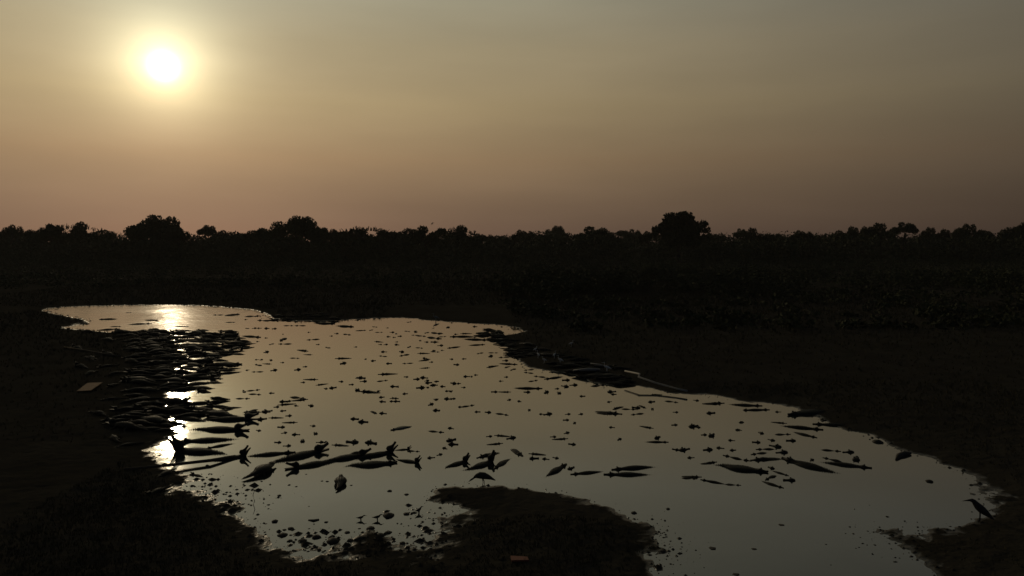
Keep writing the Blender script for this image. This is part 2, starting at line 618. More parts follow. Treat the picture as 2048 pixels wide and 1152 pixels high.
# (x centre, y top, width, kind, distance, label) as seen on the skyline
TREES = [
    (-70, 440, 90, 'dome', 300, None), (-20, 452, 60, 'round', 290, None),
    (25, 444, 40, 'round', 290, 'small round tree at the far left end of the skyline'),
    (62, 452, 44, 'round', 300, 'low bushy tree between the leftmost round tree and the ragged grove'),
    (108, 445, 56, 'ragged', 285, 'left tree of the ragged grove left of the broad dome tree'),
    (150, 441, 76, 'spiky', 280, 'spiky topped right tree of the ragged grove on the left'),
    (207, 455, 56, 'round', 300, 'low tree just left of the broad dome tree'),
    (305, 427, 124, 'dome', 280, 'broad dome shaped tree below and left of the sun glow, tallest on the left'),
    (358, 455, 50, 'round', 270, 'low tree under the right edge of the broad dome tree'),
    (412, 449, 44, 'flat', 310, 'small flat topped umbrella tree right of the broad dome tree'),
    (446, 456, 46, 'round', 300, 'low tree right of the small flat umbrella tree'),
    (484, 460, 70, 'round', 330, 'low far tree in the dip before the flat domed grove'),
    (528, 451, 76, 'round', 285, 'sloping left shoulder tree of the flat domed grove'),
    (592, 433, 104, 'dome', 280, 'wide flat domed tree, second tallest on the left half of skyline'),
    (650, 450, 50, 'round', 290, 'round tree tucked against the right of the flat domed tree'),
    (690, 453, 50, 'ragged', 290, 'ragged low tree left of the spiky fronded tree'),
    (730, 446, 92, 'spiky', 275, 'spiky fronded tree left of the middle of the skyline'),
    (795, 452, 72, 'ragged', 285, 'ragged tree between the spiky tree and the tree with a perched bird'),
    (852, 449, 62, 'ragged', 280, 'ragged tree with a bird perched on its tip'),
    (912, 448, 76, 'spiky', 280, 'spiky shouldered tree ending the left half of the tree belt'),
    (962, 463, 50, 'round', 300, 'low tree stepping down right of the spiky shouldered tree'),
    (1003, 465, 50, 'round', 340, 'lowest far tree in the middle of the skyline'),
    (1045, 455, 42, 'round', 300, 'small round tree just right of the middle dip in the skyline'),
    (1076, 462, 46, 'round', 310, 'low tree between the small round tree and the pale far dome'),
    (1111, 452, 46, 'dome', 420, 'pale hazy dome tree standing far behind the middle belt'),
    (1183, 451, 92, 'dome', 290, 'wide low dome tree midway between the pale dome and the lone tree'),
    (1240, 461, 50, 'flat', 420, 'pale hazy flat tree left of the big lone tree'),
    (1268, 457, 40, 'dome', 420, 'pale hazy small dome close left of the big lone tree'),
    (1298, 458, 40, 'round', 300, 'small dark tree under the left limb of the big lone tree'),
    (1360, 418, 108, 'lone', 270, 'big lone spreading tree right of centre, tallest on the skyline'),
    (1428, 462, 46, 'round', 300, 'low tree just right of the big lone tree'),
    (1481, 456, 28, 'flat', 330, 'tiny flat topped tree right of the big lone tree'),
    (1507, 453, 38, 'ragged', 290, 'small ragged tree beside the tiny flat topped tree'),
    (1548, 460, 44, 'round', 290, 'first of two small round trees right of the ragged one'),
    (1603, 456, 40, 'round', 290, 'second small round tree, standing alone in a skyline gap'),
    (1652, 463, 60, 'round', 300, 'low bushy tree right of the lone small round tree'),
    (1690, 456, 56, 'round', 300, 'sloping tree leading up to the twin topped right grove'),
    (1718, 444, 42, 'round', 290, 'left top of the twin topped grove on the right'),
    (1762, 443, 52, 'ragged', 290, 'right top of the twin topped grove on the right'),
    (1810, 443, 46, 'flat', 290, 'flat topped umbrella tree right of the twin topped grove'),
    (1862, 452, 36, 'ragged', 295, 'small ragged tree right of the right hand umbrella tree'),
    (1902, 450, 38, 'round', 295, 'round tree left of the tallest tree at the right end'),
    (1938, 445, 46, 'ragged', 290, 'ragged tall tree near the right end of the skyline'),
    (1988, 452, 56, 'round', 290, 'low wide tree second from the right edge'),
    (2040, 446, 56, 'dome', 290, 'dome tree cut by the right edge of the picture'),
    (2110, 444, 90, 'dome', 300, None), (2170, 450, 60, 'round', 300, None),
]
tree_roots = {}
for i, (px, py, w, kind, dist, lab) in enumerate(TREES):
    top = PY(px, py, dist)
    wm = w / F * dist * (1.25 if kind in ('round', 'ragged', 'spiky') else 1.08)
    root = empty('tree', (top.x, dist, .3), random.uniform(-.25, .25))
    ht = top.z - .3
    if lab is None:
        lab = {-70: 'dome tree beyond the left edge of the photo', -20: 'round tree touching the left edge of the photo',
               2110: 'large dome tree beyond the right edge of photo',
               2170: 'round tree beyond the right edge of the photo'}[px]
    tag(root, lab, 'tree', 'trees on the skyline')
    tr = link(bpy.data.objects.new('trunk', TRUNKS[i % 4]), root)
    tr.scale = (ht * (2.0 if kind == 'flat' else 1.1),) * 2 + (ht,)
    cr = link(bpy.data.objects.new('crown', CROWNS['dome' if kind == 'flat' else kind][0 if px == 592 else i % 2]), root)
    ch = ht * {'flat': .36, 'umbrella': .5, 'dome': .66, 'round': .62}.get(kind, .7)
    if kind == 'lone':
        ch = ht * .66
    cr.scale = (wm * .5, wm * .5, ch)
    cr.location = (0, 0, ht - ch * .97)
    tree_roots[px] = (root, ht, dist)


def blob_leaves(cx, cy, cz, rx, ry, rz, n, r):
    q = r.normal(size=(n, 3))
    q /= np.linalg.norm(q, axis=1)[:, None]
    q *= (r.uniform(.3, 1.0, n) ** .4)[:, None]
    return q * [rx, ry, rz] + [cx, cy, cz]


# far woodland behind and under the single trees: one dark mass
r = np.random.default_rng(11)
cs, sz = [], []
for k in range(1250):
    y = 262 + 210 * r.random() ** 1.6
    x = r.uniform(-.85, .85) * y
    h = 9.7 + 1.3 * math.sin(x * .031 + 1) * math.sin(x * .083) + r.uniform(-1.3, .9) + (y - 262) * .018
    rx = r.uniform(5, 12)
    cs.append(blob_leaves(x, y, h * .5, rx, rx, h * .55, 120, r))
c = np.concatenate(cs)
v, f = leaf_quads(c, .62, r)
wood = link(bpy.data.objects.new('woodland', mesh_np('woodland', v, f, M_SCRUB, False)))
tag(wood, 'dark far woodland reading as one mass under the skyline trees', 'woodland', kind='stuff')

cs = []
for k in range(2600):
    y = r.uniform(118, 285)
    x = r.uniform(-.85, .85) * y
    dens = 1.0 if (x > 0 or y > 190) else .6
    if r.random() > dens:
        continue
    h = r.uniform(.8, 2.6) * (1.25 if y > 190 else 1.0)
    rx = r.uniform(1.2, 3.4)
    cs.append(blob_leaves(x, y, .3 + h * .45, rx, rx, h * .55, 46, r))
for k in range(220):                              # nearer thicket right of the pond
    px, py = r.uniform(1010, 2200), r.uniform(545, 660)
    p = P(px, py, .4)
    if float(shore_dist(np.array([p.x]), np.array([p.y]))[0]) < 5:
        continue
    h = r.uniform(.5, 2.0)
    rx = r.uniform(.8, 2.4)
    cs.append(blob_leaves(p.x, p.y, .3 + h * .4, rx, rx, h * .5, 80, r))
for k in range(46):                               # larger bush masses right of centre behind the far bank
    y = r.uniform(98, 175)
    x = y * r.uniform(.0, .34) if k % 3 else y * r.uniform(-.05, .75)
    h = r.uniform(2.2, 4.2)
    for j in range(4):
        rx = r.uniform(1.6, 3.4)
        cs.append(blob_leaves(x + r.normal(0, 2.2), y + r.normal(0, 2), .2 + h * r.uniform(.25, .5), rx, rx, h * .5, 190, r))
c = np.concatenate(cs)
v, f = leaf_quads(c, .26, r)
scrub = link(bpy.data.objects.new('scrub', mesh_np('scrub', v, f, M_SCRUB, False)))
tag(scrub, 'dense dark scrub covering the plain between pond and woodland', 'scrub', kind='stuff')

# grass on the banks and the plain
r = np.random.default_rng(23)
gp = []
for (n, x0, x1, y0, y1) in ((9000, -13, -4, 14.5, 34), (5000, 10, 26, 15, 40), (3500, -3, 4.5, 15, 20.5), (9000, -55, -14, 28, 90), (14000, 0, 60, 32, 120), (16000, -75, 30, 88, 150), (9000, -14, -3.5, 15, 30)):
    gp.append(np.stack([r.uniform(x0, x1, n), r.uniform(y0, y1, n)], 1))
gp = np.concatenate(gp)
d = shore_dist(gp[:, 0], gp[:, 1])
gp = gp[d > .5 + 1.1 * r.random(len(d))]
gh = ground_z(gp[:, 0], gp[:, 1])
n = len(gp)
sc = np.clip(gp[:, 1] / 40, .5, 2.2)
vs = []
for k in range(3):
    a = r.uniform(0, 2 * math.pi, n)
    wv = .018 * sc + .006
    hgt = r.uniform(.05, .20, n) * sc
    lx, ly = r.normal(0, .35, n) * hgt, r.normal(0, .35, n) * hgt
    bx, by = gp[:, 0] + r.normal(0, .04, n), gp[:, 1] + r.normal(0, .04, n)
    vs.append(np.stack([np.stack([bx - np.cos(a) * wv, by - np.sin(a) * wv, gh - .02], 1), np.stack([bx + np.cos(a) * wv, by + np.sin(a) * wv, gh - .02], 1), np.stack([bx + lx, by + ly, gh + hgt], 1)], 1).reshape(-1, 3))
v = np.concatenate(vs)
grass = link(bpy.data.objects.new('grass', mesh_np('grass', v, np.arange(len(v)).reshape(-1, 3), M_GRASS, False)))
tag(grass, 'short dry grass growing on the dark banks', 'grass', kind='stuff')

# ------------------------------------------------------------------ caimans
BODY = np.array([  # x, half width, height above spine, depth below spine
    (.375, .040, .030, .030), (.34, .043, .028, .038), (.29, .049, .033, .045), (.23, .066, .044, .055), (.16, .080, .051, .061),
    (.08, .085, .053, .063), (.0, .080, .050, .060), (-.06, .063, .044, .050), (-.11, .046, .040, .042), (-.16, .039, .037, .039), (-.22, .032, .033, .034),
    (-.30, .024, .028, .028), (-.38, .016, .022, .020), (-.45, .009, .015, .012), (-.5, .002, .004, .003)])


def sstep(a, b6, x):
    q = min(1, max(0, (x - a) / (b6 - a)))
    return q * q * (3 - 2 * q)


def lerp_prof(prof, x):
    xs = [p[0] for p in prof]
    return float(np.interp(x, xs[::-1], [p[1] for p in prof][::-1])) if xs[0] > xs[-1] else float(np.interp(x, xs, [p[1] for p in prof]))


def caiman_mesh(name, zprof, bend_head=0., bend_tail=0., s_tail=0., head_pitch=0., gape=0., legs=True, mat=None, fat=1.0, hs=1.0):
    """unit caiman of length 1, snout towards +x, water line (or ground) at z = 0; one continuous body"""
    mb = MB()
    N = 12
    step = .01

    def frame_at(xq):
        # integrate the spine from x = 0
        px_, py_ = 0., 0.
        sgn = 1 if xq > 0 else -1
        nst = int(round(abs(xq) / step))
        yaw = 0.
        for k in range(nst):
            xx = (k + .5) * step
            if sgn > 0:
                yaw = bend_head * (xx / .5) ** 2
                px_ += math.cos(yaw) * step
                py_ += math.sin(yaw) * step
            else:
                yaw = bend_tail * (xx / .5) ** 2 + s_tail * math.sin(xx / .5 * 2 * math.pi)
                px_ -= math.cos(yaw) * step
                py_ += math.sin(yaw) * step
        yw = yaw if sgn > 0 else -yaw
        return px_, py_, yw

    # z of the spine with the lifted neck
    zacc = {}
    zl = 0.
    for k in range(0, 60):
        xx = k * step
        zacc[k] = zl
        zl += math.sin(head_pitch * sstep(.20, .36, xx)) * step

    def frame(xq):
        a, b7, yw = frame_at(xq)
        pit = head_pitch * sstep(.20, .36, xq) if xq > 0 else 0.
        lift = zacc[int(round(xq / step))] if xq > 0 else 0.
        if xq > .2:                        # shorten the ground run of the lifted part
            run = sum(math.cos(head_pitch * sstep(.20, .36, q * step)) * step for q in range(20, int(round(xq / step))))
            a0, b0, _ = frame_at(.2)
            L_ = math.hypot(a - a0, b7 - b0)
            if L_ > 1e-6:
                a, b7 = a0 + (a - a0) / L_ * run, b0 + (b7 - b0) / L_ * run
        f_ = Vector((math.cos(yw) * math.cos(pit), math.sin(yw) * math.cos(pit), math.sin(pit)))
        r_ = Vector((math.sin(yw), -math.cos(yw), 0))
        u_ = r_.cross(f_)
        return Vector((a, b7, lerp_prof(zprof, xq) + lift)), f_, r_, u_

    def ring(p, r_, u_, w, ht, hb):
        out = []
        for k in range(N):
            an = 2 * math.pi * k / N
            cx, cz = math.cos(an), math.sin(an)
            cx = math.copysign(abs(cx) ** .85, cx)
            cz = math.copysign(abs(cz) ** .85, cz)
            out.append(p + r_ * (cx * w * fat) + u_ * (cz * (ht if cz > 0 else hb)))
        return out

    rings = []
    for (x, w, ht, hb) in BODY:
        p, f_, r_, u_ = frame(x)
        rings.append(ring(p, r_, u_, w, ht, hb))
    mb.ring_loft(rings)
    # skull, upper and lower jaw
    hp, hf, hr, hu = frame(.36)
    HL = .145 * hs

    def jaw(table, rot, base):
        ca, sa = math.cos(rot), math.sin(rot)
        jf = hf * ca + hu * sa
        ju = hu * ca - hf * sa
        rr = []
        for (q, w, zt, zb) in table:
            c0 = hp + jf * (q * HL) + ju * base
            pts = []
            for k in range(10):
                an = 2 * math.pi * k / 10
                cx, cz = math.cos(an), math.sin(an)
                cx = math.copysign(abs(cx) ** .8, cx)
                pts.append(c0 + hr * (cx * w * hs) + ju * ((zt * cz if cz > 0 else -zb * cz) * hs * ((2.2 - .75 * min(1, max(0, q))) if gape > .15 else 1.0)))
            rr.append(pts)
        mb.ring_loft(rr)
        return jf, ju

    up = [(-.12, .036, .026, -.012), (.05, .044, .031, -.004), (.22, .045, .034, -.003), (.36, .037, .024, -.003), (.52, .030, .017, -.002), (.70, .025, .014, -.002),
          (.84, .021, .014, -.002), (.93, .019, .018, -.002), (.99, .013, .012, -.003), (1.0, .006, .004, -.002)]
    dn = [(-.12, .036, .004, -.026), (.05, .041, .003, -.026), (.25, .037, .002, -.022), (.5, .027, .002, -.015), (.75, .021, .002, -.011), (.92, .018, .002, -.009), (.97, .008, .002, -.004)]
    jf, ju = jaw(up, gape * .6, .002)
    jaw(dn, -gape * .4, -.003)
    for s in (-1, 1):
        e = hp + jf * (.24 * HL) + ju * (.029 * hs) + hr * (s * .024 * hs)
        mb.tube([e - jf * .016, e - jf * .008 + ju * .008, e + jf * .006 + ju * .009, e + jf * .014], [.004, .010, .009, .003], 6)
    if gape > .15:                          # teeth along both jaws
        for q in (.4, .52, .64, .76, .88):
            for s in (-1, 1):
                w = np.interp(q, [a[0] for a in up], [a[1] for a in up]) * .85
                mb.pyramid(hp + jf * (q * HL) + hr * (s * w), jf, hr, -ju, .004, .003, .014)
    # dorsal scutes and tail crest
    xs = .33
    while xs > -.47:
        p, f_, r_, u_ = frame(xs)
        w = np.interp(-xs, -BODY[:, 0], BODY[:, 1]) * fat
        ht = np.interp(-xs, -BODY[:, 0], BODY[:, 2])
        if xs > -.12:
            for q in (-.62, -.22, .22, .62):
                mb.pyramid(p + r_ * (q * w) + u_ * (ht * (1 - .42 * q * q) * .97), f_, r_, u_, .013, .011, .011)
        elif xs > -.28:
            for q in (-.5, .5):
                mb.pyramid(p + r_ * (q * w) + u_ * (ht * .84), f_, r_, u_, .012, .005, .020)
        else:
            mb.pyramid(p + u_ * (ht * .9), f_, r_, u_, .012, .004, .022)
        xs -= .027
    if legs:
        for (x, k) in ((.225, 1), (-.055, -1)):
            p, f_, r_, u_ = frame(x)
            w = float(np.interp(-x, -BODY[:, 0], BODY[:, 1]))
            for s in (-1, 1):
                o = r_ * s
                a0 = p + o * (w * .7) - u_ * .020
                a1 = p + o * (w + .040) - u_ * .028 - f_ * (.018 * k)
                a2 = p + o * (w + .058) - u_ * .055 + f_ * (.022 * k)
                a3 = a2 + f_ * .034 + o * .010 - u_ * .004
                mb.tube([a0, a1, a2, a3], [.026, .018, .012, .010], 6)
                for tq in (-.5, 0, .5):
                    mb.tube([a3 - f_ * .006, a3 + f_ * .020 + r_ * (tq * .022) - u_ * .003], [.006, .002], 4)
    return mb.mesh(name, mat or M_SKIN)


Z_LONG = [(.5, .002), (.36, .002), (.31, -.010), (.2, -.014), (.0, -.012), (-.12, -.012), (-.25, -.022), (-.5, -.055)]
Z_BACK = [(.5, .002), (.36, .000), (.31, -.034), (.2, -.028), (.05, -.016), (-.05, -.024), (-.2, -.055), (-.5, -.10)]
Z_HEAD = [(.5, .003), (.36, .000), (.30, -.050), (.2, -.080), (0, -.10), (-.5, -.16)]
Z_UP = [(.5, -.002), (.36, -.002), (.2, -.006), (0, -.006), (-.12, -.010), (-.3, -.020), (-.5, -.050)]
Z_BANK = [(.5, .034), (.3, .044), (.15, .060), (0, .060), (-.1, .046), (-.3, .028), (-.5, .006)]
VAR = {
    'long': [caiman_mesh('floating_long', Z_LONG, hs=1.15), caiman_mesh('floating_long', Z_LONG, .15, .5, hs=1.1), caiman_mesh('floating_long', Z_LONG, -.2, -.5, hs=1.15),
             caiman_mesh('floating_long', [(x, z + .012) for x, z in Z_LONG], 0, 0, .45, fat=1.5, hs=1.1)],
    'back': [caiman_mesh('floating_back', Z_BACK, legs=False, fat=1.15, hs=1.1), caiman_mesh('floating_back', Z_BACK, .25, .4, legs=False, hs=1.2), caiman_mesh('floating_back', Z_BACK, -.3, -.3, legs=False, fat=1.3, hs=1.1)],
    'head': [caiman_mesh('floating_head', Z_HEAD, legs=False, hs=1.1), caiman_mesh('floating_head', [(x, z - .012) for x, z in Z_HEAD], legs=False, head_pitch=.03, hs=1.2),
             caiman_mesh('floating_head', [(x, z - .008) for x, z in Z_HEAD], legs=False, hs=1.25), caiman_mesh('floating_head', [(x, z - .016) for x, z in Z_HEAD], legs=False, head_pitch=.08, hs=1.3),
             caiman_mesh('floating_head', [(x, z + (.05 if x < .35 and x > -.1 else -.006)) for x, z in Z_HEAD], .3, .3, legs=False, hs=1.15)],
    'gape': [caiman_mesh('gaping', Z_UP, .1, .3, head_pitch=.16, gape=.36, hs=1.28, fat=1.15), caiman_mesh('gaping', Z_UP, -.15, -.5, .2, head_pitch=.22, gape=.42, hs=1.25, fat=1.1)],
    'rear': [caiman_mesh('rearing', Z_UP, .1, .9, head_pitch=.78, gape=.28, hs=1.3, fat=1.15), caiman_mesh('rearing', Z_UP, -.1, -1.0, .2, head_pitch=.62, gape=.34, hs=1.32, fat=1.1)],
    'bank': [caiman_mesh('lying', Z_BANK, .1, .3), caiman_mesh('lying', Z_BANK, -.3, -.7), caiman_mesh('lying', Z_BANK, .3, .4, .4),
             caiman_mesh('lying', Z_BANK, 0, -.2, -.3, fat=1.15), caiman_mesh('lying', Z_BANK, 0, .2, .1, head_pitch=.25, gape=.5, hs=1.2),
             caiman_mesh('lying', [(x, z + .02) for x, z in Z_BANK], .1, .5, 0, fat=1.7, hs=1.3)],
}
SPAN = {'long': (-.30, .5), 'back': (-.06, .5), 'head': (.33, .5), 'gape': (-.36, .46), 'rear': (-.38, .36), 'bank': (-.48, .48)}
for k, ms in VAR.items():
    for m_ in ms:
        m_['kind'] = k
caimans = []        # dicts: mesh, loc, yaw, scale, size in photo, label data


def put(kind, head, tail, var=None, label=None, zone=None, pale=False, smin=1.2, smax=2.7, on_ground=False):
    """a caiman whose visible part runs from head to tail, both given where the photograph shows them"""
    a, b8 = P(*head), P(*tail)
    dvec = a - b8
    s0, s1 = SPAN[kind]
    L = min(smax, max(smin, dvec.length / (s1 - s0)))
    yaw = math.atan2(dvec.y, dvec.x)
    mid = (a + b8) / 2
    o = mid - Vector((math.cos(yaw), math.sin(yaw), 0)) * ((s0 + s1) / 2 * L)
    z = 0.
    if on_ground:
        z = max(-.02, gz(o.x, o.y) - .01)
    var = random.randrange(len(VAR[kind])) if var is None else var
    caimans.append(dict(kind=kind, var=var, loc=(o.x, o.y, z), yaw=yaw, L=L, label=label, zone=zone, pale=pale,
                        size=math.hypot(head[0] - tail[0], head[1] - tail[1]), px=((head[0] + tail[0]) / 2, (head[1] + tail[1]) / 2)))


def z2(x, y): return (200 + x / 4.096, 780 + y / 4.096)
def zf(x, y): return (440 + x / 4.876, 860 + y / 4.876)
def zg(x, y): return (780 + x / 5.12, 840 + y / 5.12)
def zd(x, y): return (1080 + x / 5.12, 820 + y / 5.12)
def ze(x, y): return (1400 + x / 5.12, 780 + y / 5.12)
def z1(x, y): return (60 + x / 4.096, 580 + y / 4.096)
def za(x, y): return (480 + x / 5.12, 610 + y / 5.12)
def zb(x, y): return (860 + x / 5.12, 610 + y / 5.12)
def zc(x, y): return (1100 + x / 5.12, 640 + y / 5.12)


# ---- large ones, each placed by hand
BIG = [
    ('gape', z2(1345, 240), z2(745, 245), 0, 'large caiman at the pile edge, snout open among a knot of heads'),
    ('back', z2(1390, 180), z2(1200, 185), 0, 'caiman head lying behind the knot of heads at the pile edge'),
    ('back', z2(1300, 180), z2(1190, 200), 1, 'caiman resting against the knot of heads by the pile'),
    ('gape', z2(1225, 330), z2(705, 325), 1, 'caiman with jaws wide open in the bright water left of the pole'),
    ('long', z2(640, 425), z2(1100, 405), 0, 'caiman with tapering tail pointing right above the brightest sun glint'),
    ('long', z2(860, 482), z2(1090, 440), 1, 'thin low caiman just below the tapering tail near the sun glint'),
    ('rear', z2(625, 500), z2(1090, 520), 0, 'caiman rearing its rounded head beside the brightest sun glint'),
    ('rear', z2(1180, 545), z2(850, 590), 0, 'caiman throwing its open jaws upright at the right end of the pole'),
    ('long', z2(1590, 512), z2(1210, 545), 0, 'fat bodied floating caiman right of the upright open jaws'),
    ('gape', z2(1840, 495), z2(1390, 600), 0, 'caiman with forked open jaws behind the humped dark caiman'),
    ('bank', z2(1430, 625), z2(1190, 745), 5, 'broad humped dark caiman turned away, nearest of the left feeding line'),
    ('gape', z2(1555, 650), z2(1960, 575), 1, 'caiman facing left with mouth ajar in the middle of feeding line'),
    ('gape', zf(1440, 240), zf(960, 320), 0, 'oval bodied caiman gaping right, left of the thick straight caiman'),
    ('long', zf(1720, 320), zf(1260, 360), 3, 'thick straight dark caiman low in the middle of feeding line'),
    ('rear', zf(1660, 220), zf(1300, 290), 1, 'caiman with raised open snout above the thick straight caiman'),
    ('rear', zf(1925, 320), zf(1700, 290), 0, 'caiman with forked jaws and reddish chin ending the left feeding line'),
    ('rear', zf(1830, 190), zf(1700, 200), 1, 'caiman with only its open head raised above the forked jaws'),
    ('back', zf(1930, 210), zf(1850, 205), 0, 'small caiman head just right of the raised open head'),
    ('bank', zf(1185, 470), zf(1160, 600), 5, 'square looking caiman facing straight away below the feeding line'),
    ('rear', zg(770, 425), zg(540, 500), 1, 'arched caiman rearing its head, left of the two behind the vulture'),
    ('rear', zg(1040, 430), zg(765, 525), 0, 'caiman rearing its head directly behind the vulture'),
    ('long', zg(1060, 500), zg(1220, 400), 1, 'caiman with curled tail just right of the vulture'),
    ('long', zd(265, 560), zd(65, 680), 0, 'slanting caiman alone right of the vulture, pointing up right'),
    ('long', zd(322, 660), zd(632, 632), 0, 'single caiman with splash at its back right of the slanting caiman'),
    ('long', zd(738, 610), zd(1155, 583), 1, 'upper one of two parallel caimans facing left'),
    ('long', zd(665, 662), zd(1108, 664), 0, 'lower one of two parallel caimans facing left'),
    ('long', ze(690, 845), ze(190, 780), 3, 'fattest floating caiman, egg shaped body, in the right part of pond'),
    ('long', ze(840, 705), ze(1380, 850), 2, 'long bent caiman right of the fattest floating caiman'),
    ('long', ze(1745, 800), ze(1262, 742), 0, 'stout caiman facing right, nearest to the right shore'),
    ('long', ze(1250, 408), ze(848, 370), 0, 'thick caiman facing right just under the right bank tip'),
    ('long', ze(1190, 490), ze(958, 432), 1, 'smaller caiman below the thick one under the right bank'),
    ('back', ze(920, 452), ze(785, 458), 2, 'stubby thick caiman left of the smaller one under the bank'),
    ('long', ze(885, 262), ze(1330, 215), 3, 'big caiman half ashore at the right bank, snout in water'),
    ('long', ze(1165, 350), ze(1560, 370), 0, 'long caiman lying along the right waterline behind the thick one'),
    ('long', ze(632, 165), ze(310, 150), 1, 'thin caiman along the shore below the bleached branch end'),
    ('long', ze(705, 203), ze(450, 208), 0, 'short caiman below the thin one along the right shore'),
    ('long', zd(1650, 715), zd(1890, 760), 0, 'slender caiman trailing its tail below the fattest floating caiman'),
    ('back', zd(1580, 705), zd(1490, 700), 0, 'small head left of the slender caiman with trailing tail'),
    ('back', zd(2025, 770), zd(1940, 765), 0, 'small caiman at the tail tip of the slender one'),
    ('long', ze(848, 1005), ze(632, 935), 1, 'lowest slanting caiman in the right part of the pond'),
    ('long', ze(860, 865), ze(785, 842), 0, 'short low caiman between the fattest one and the lowest slanting one'),
    ('long', zd(1310, 330), zd(1085, 328), 0, 'lens shaped caiman above the two parallel caimans'),
    ('long', zg(10, 105), zg(205, 65), 3, 'shiny pale backed caiman alone in the middle of the pond'),
    ('gape', z2(755, 690), z2(850, 715), 0, 'small caiman with lifted snout at the left shore below the pole'),
]
for kind, hd, tl, var, lab in BIG:
    put(kind, hd, tl, var, lab, pale=('pale backed' in lab), smin=.8, smax=2.9)

# ---- the many small ones in the open water: (x, y, visible length, tilt)
def dots(conv, zoom, items):
    for it in items:
        x, y, ln = it[:3]
        rot = it[3] if len(it) > 3 else random.gauss(0, 4)
        cx, cy = conv(x, y)
        l = ln / zoom
        sgn = random.choice((-1, 1))
        dx, dy = math.cos(R(rot)) * l / 2 * sgn, -math.sin(R(rot)) * l / 2 * sgn
        pxm = (cy - 485) / H
        vis = l / pxm
        kind = 'head' if vis < .42 else ('back' if vis < .95 else 'long')
        put(kind, (cx + dx, cy + dy), (cx - dx, cy - dy), None, None, 'open', smin=1.1 if kind != 'head' else 1.3, smax=2.5)
        if kind != 'long':                 # they face every way
            c_ = caimans[-1]
            turn = random.gauss(0, .45) + (math.pi if random.random() < .1 else 0)
            s0, s1 = SPAN[kind]
            mid_ = Vector(c_['loc']) + Vector((math.cos(c_['yaw']), math.sin(c_['yaw']), 0)) * ((s0 + s1) / 2 * c_['L'])
            c_['yaw'] += turn
            c_['loc'] = tuple(mid_ - Vector((math.cos(c_['yaw']), math.sin(c_['yaw']), 0)) * ((s0 + s1) / 2 * c_['L']))


dots(za, 5.12, [(130, 118, 80), (60, 150, 30), (240, 160, 90), (500, 212, 90), (615, 212, 100), (870, 190, 270), (70, 240, 50), (150, 238, 40), (195, 238, 40), (275, 240, 40),
    (355, 243, 40), (1075, 220, 170), (1070, 155, 40), (1200, 155, 40), (1235, 262, 110), (1340, 258, 60), (1380, 225, 50), (1510, 235, 24), (1425, 280, 60), (1560, 280, 40),
    (1600, 295, 30), (1520, 325, 24), (1575, 332, 24), (1640, 320, 35), (1715, 270, 60), (1800, 275, 40), (1795, 310, 60), (1860, 318, 80), (1910, 285, 60), (2010, 290, 100),
    (1990, 340, 90), (1735, 175, 50), (440, 300, 24), (435, 355, 95, 15), (115, 325, 190, -4), (180, 375, 30), (65, 402, 130), (265, 338, 22), (320, 402, 70), (455, 400, 120, 0),
    (705, 280, 24), (745, 355, 70, -8), (800, 405, 22), (935, 318, 30), (990, 293, 35), (1095, 303, 90), (895, 437, 75, 0), (665, 472, 35), (720, 510, 30), (270, 482, 45, 20),
    (565, 545, 65), (1010, 547, 55), (1060, 597, 45, 12), (1185, 430, 28), (1400, 375, 30), (1440, 405, 24), (1495, 405, 40), (1605, 378, 25), (1605, 407, 45), (1735, 430, 90),
    (1840, 440, 60), (1470, 480, 45), (1465, 525, 70), (1655, 480, 50), (1680, 515, 110, 6), (1715, 598, 70), (1520, 600, 35), (1365, 572, 40), (1285, 555, 28), (1845, 495, 40),
    (1890, 545, 40), (1930, 560, 50), (1960, 585, 35), (1925, 645, 32), (1910, 380, 35), (1990, 380, 60), (2000, 480, 60), (1845, 365, 30), (170, 560, 24), (220, 560, 30), (315, 565, 40),
    (185, 615, 80), (300, 605, 25), (435, 590, 22), (75, 668, 30), (175, 685, 90), (350, 668, 60, 8), (590, 663, 55, 8), (670, 632, 25), (1455, 708, 65, 0), (1460, 777, 95, 5),
    (645, 793, 35), (765, 765, 40), (800, 818, 45), (1035, 785, 35), (1145, 815, 40), (1240, 747, 60), (1190, 747, 22), (1270, 782, 60), (945, 850, 60), (878, 857, 22), (1200, 872, 70, -12),
    (1270, 885, 80, -5), (1570, 835, 60), (1615, 837, 24), (1420, 882, 28), (1450, 945, 50), (1455, 990, 40), (1560, 955, 36), (1600, 957, 24), (1600, 987, 50), (1555, 987, 26), (1690, 910, 50),
    (1810, 760, 60), (1880, 745, 70), (1915, 775, 50), (1930, 797, 60), (1980, 822, 60), (2010, 785, 35), (1850, 848, 70), (1920, 845, 40), (1705, 737, 22), (320, 903, 30), (600, 953, 170, -2),
    (660, 972, 60), (440, 990, 60), (425, 1020, 60), (375, 1045, 50), (500, 985, 22), (575, 1032, 35), (725, 1032, 50), (435, 1085, 40), (1460, 1110, 70), (1380, 1110, 28), (2010, 970, 40),
    (1955, 1018, 55, 12), (2010, 1080, 65), (110, 1085, 110, 12), (270, 1090, 90, 14), (500, 1135, 50), (140, 875, 110, 3), (40, 885, 90, 4), (160, 915, 130, 2), (30, 960, 110, 6)])
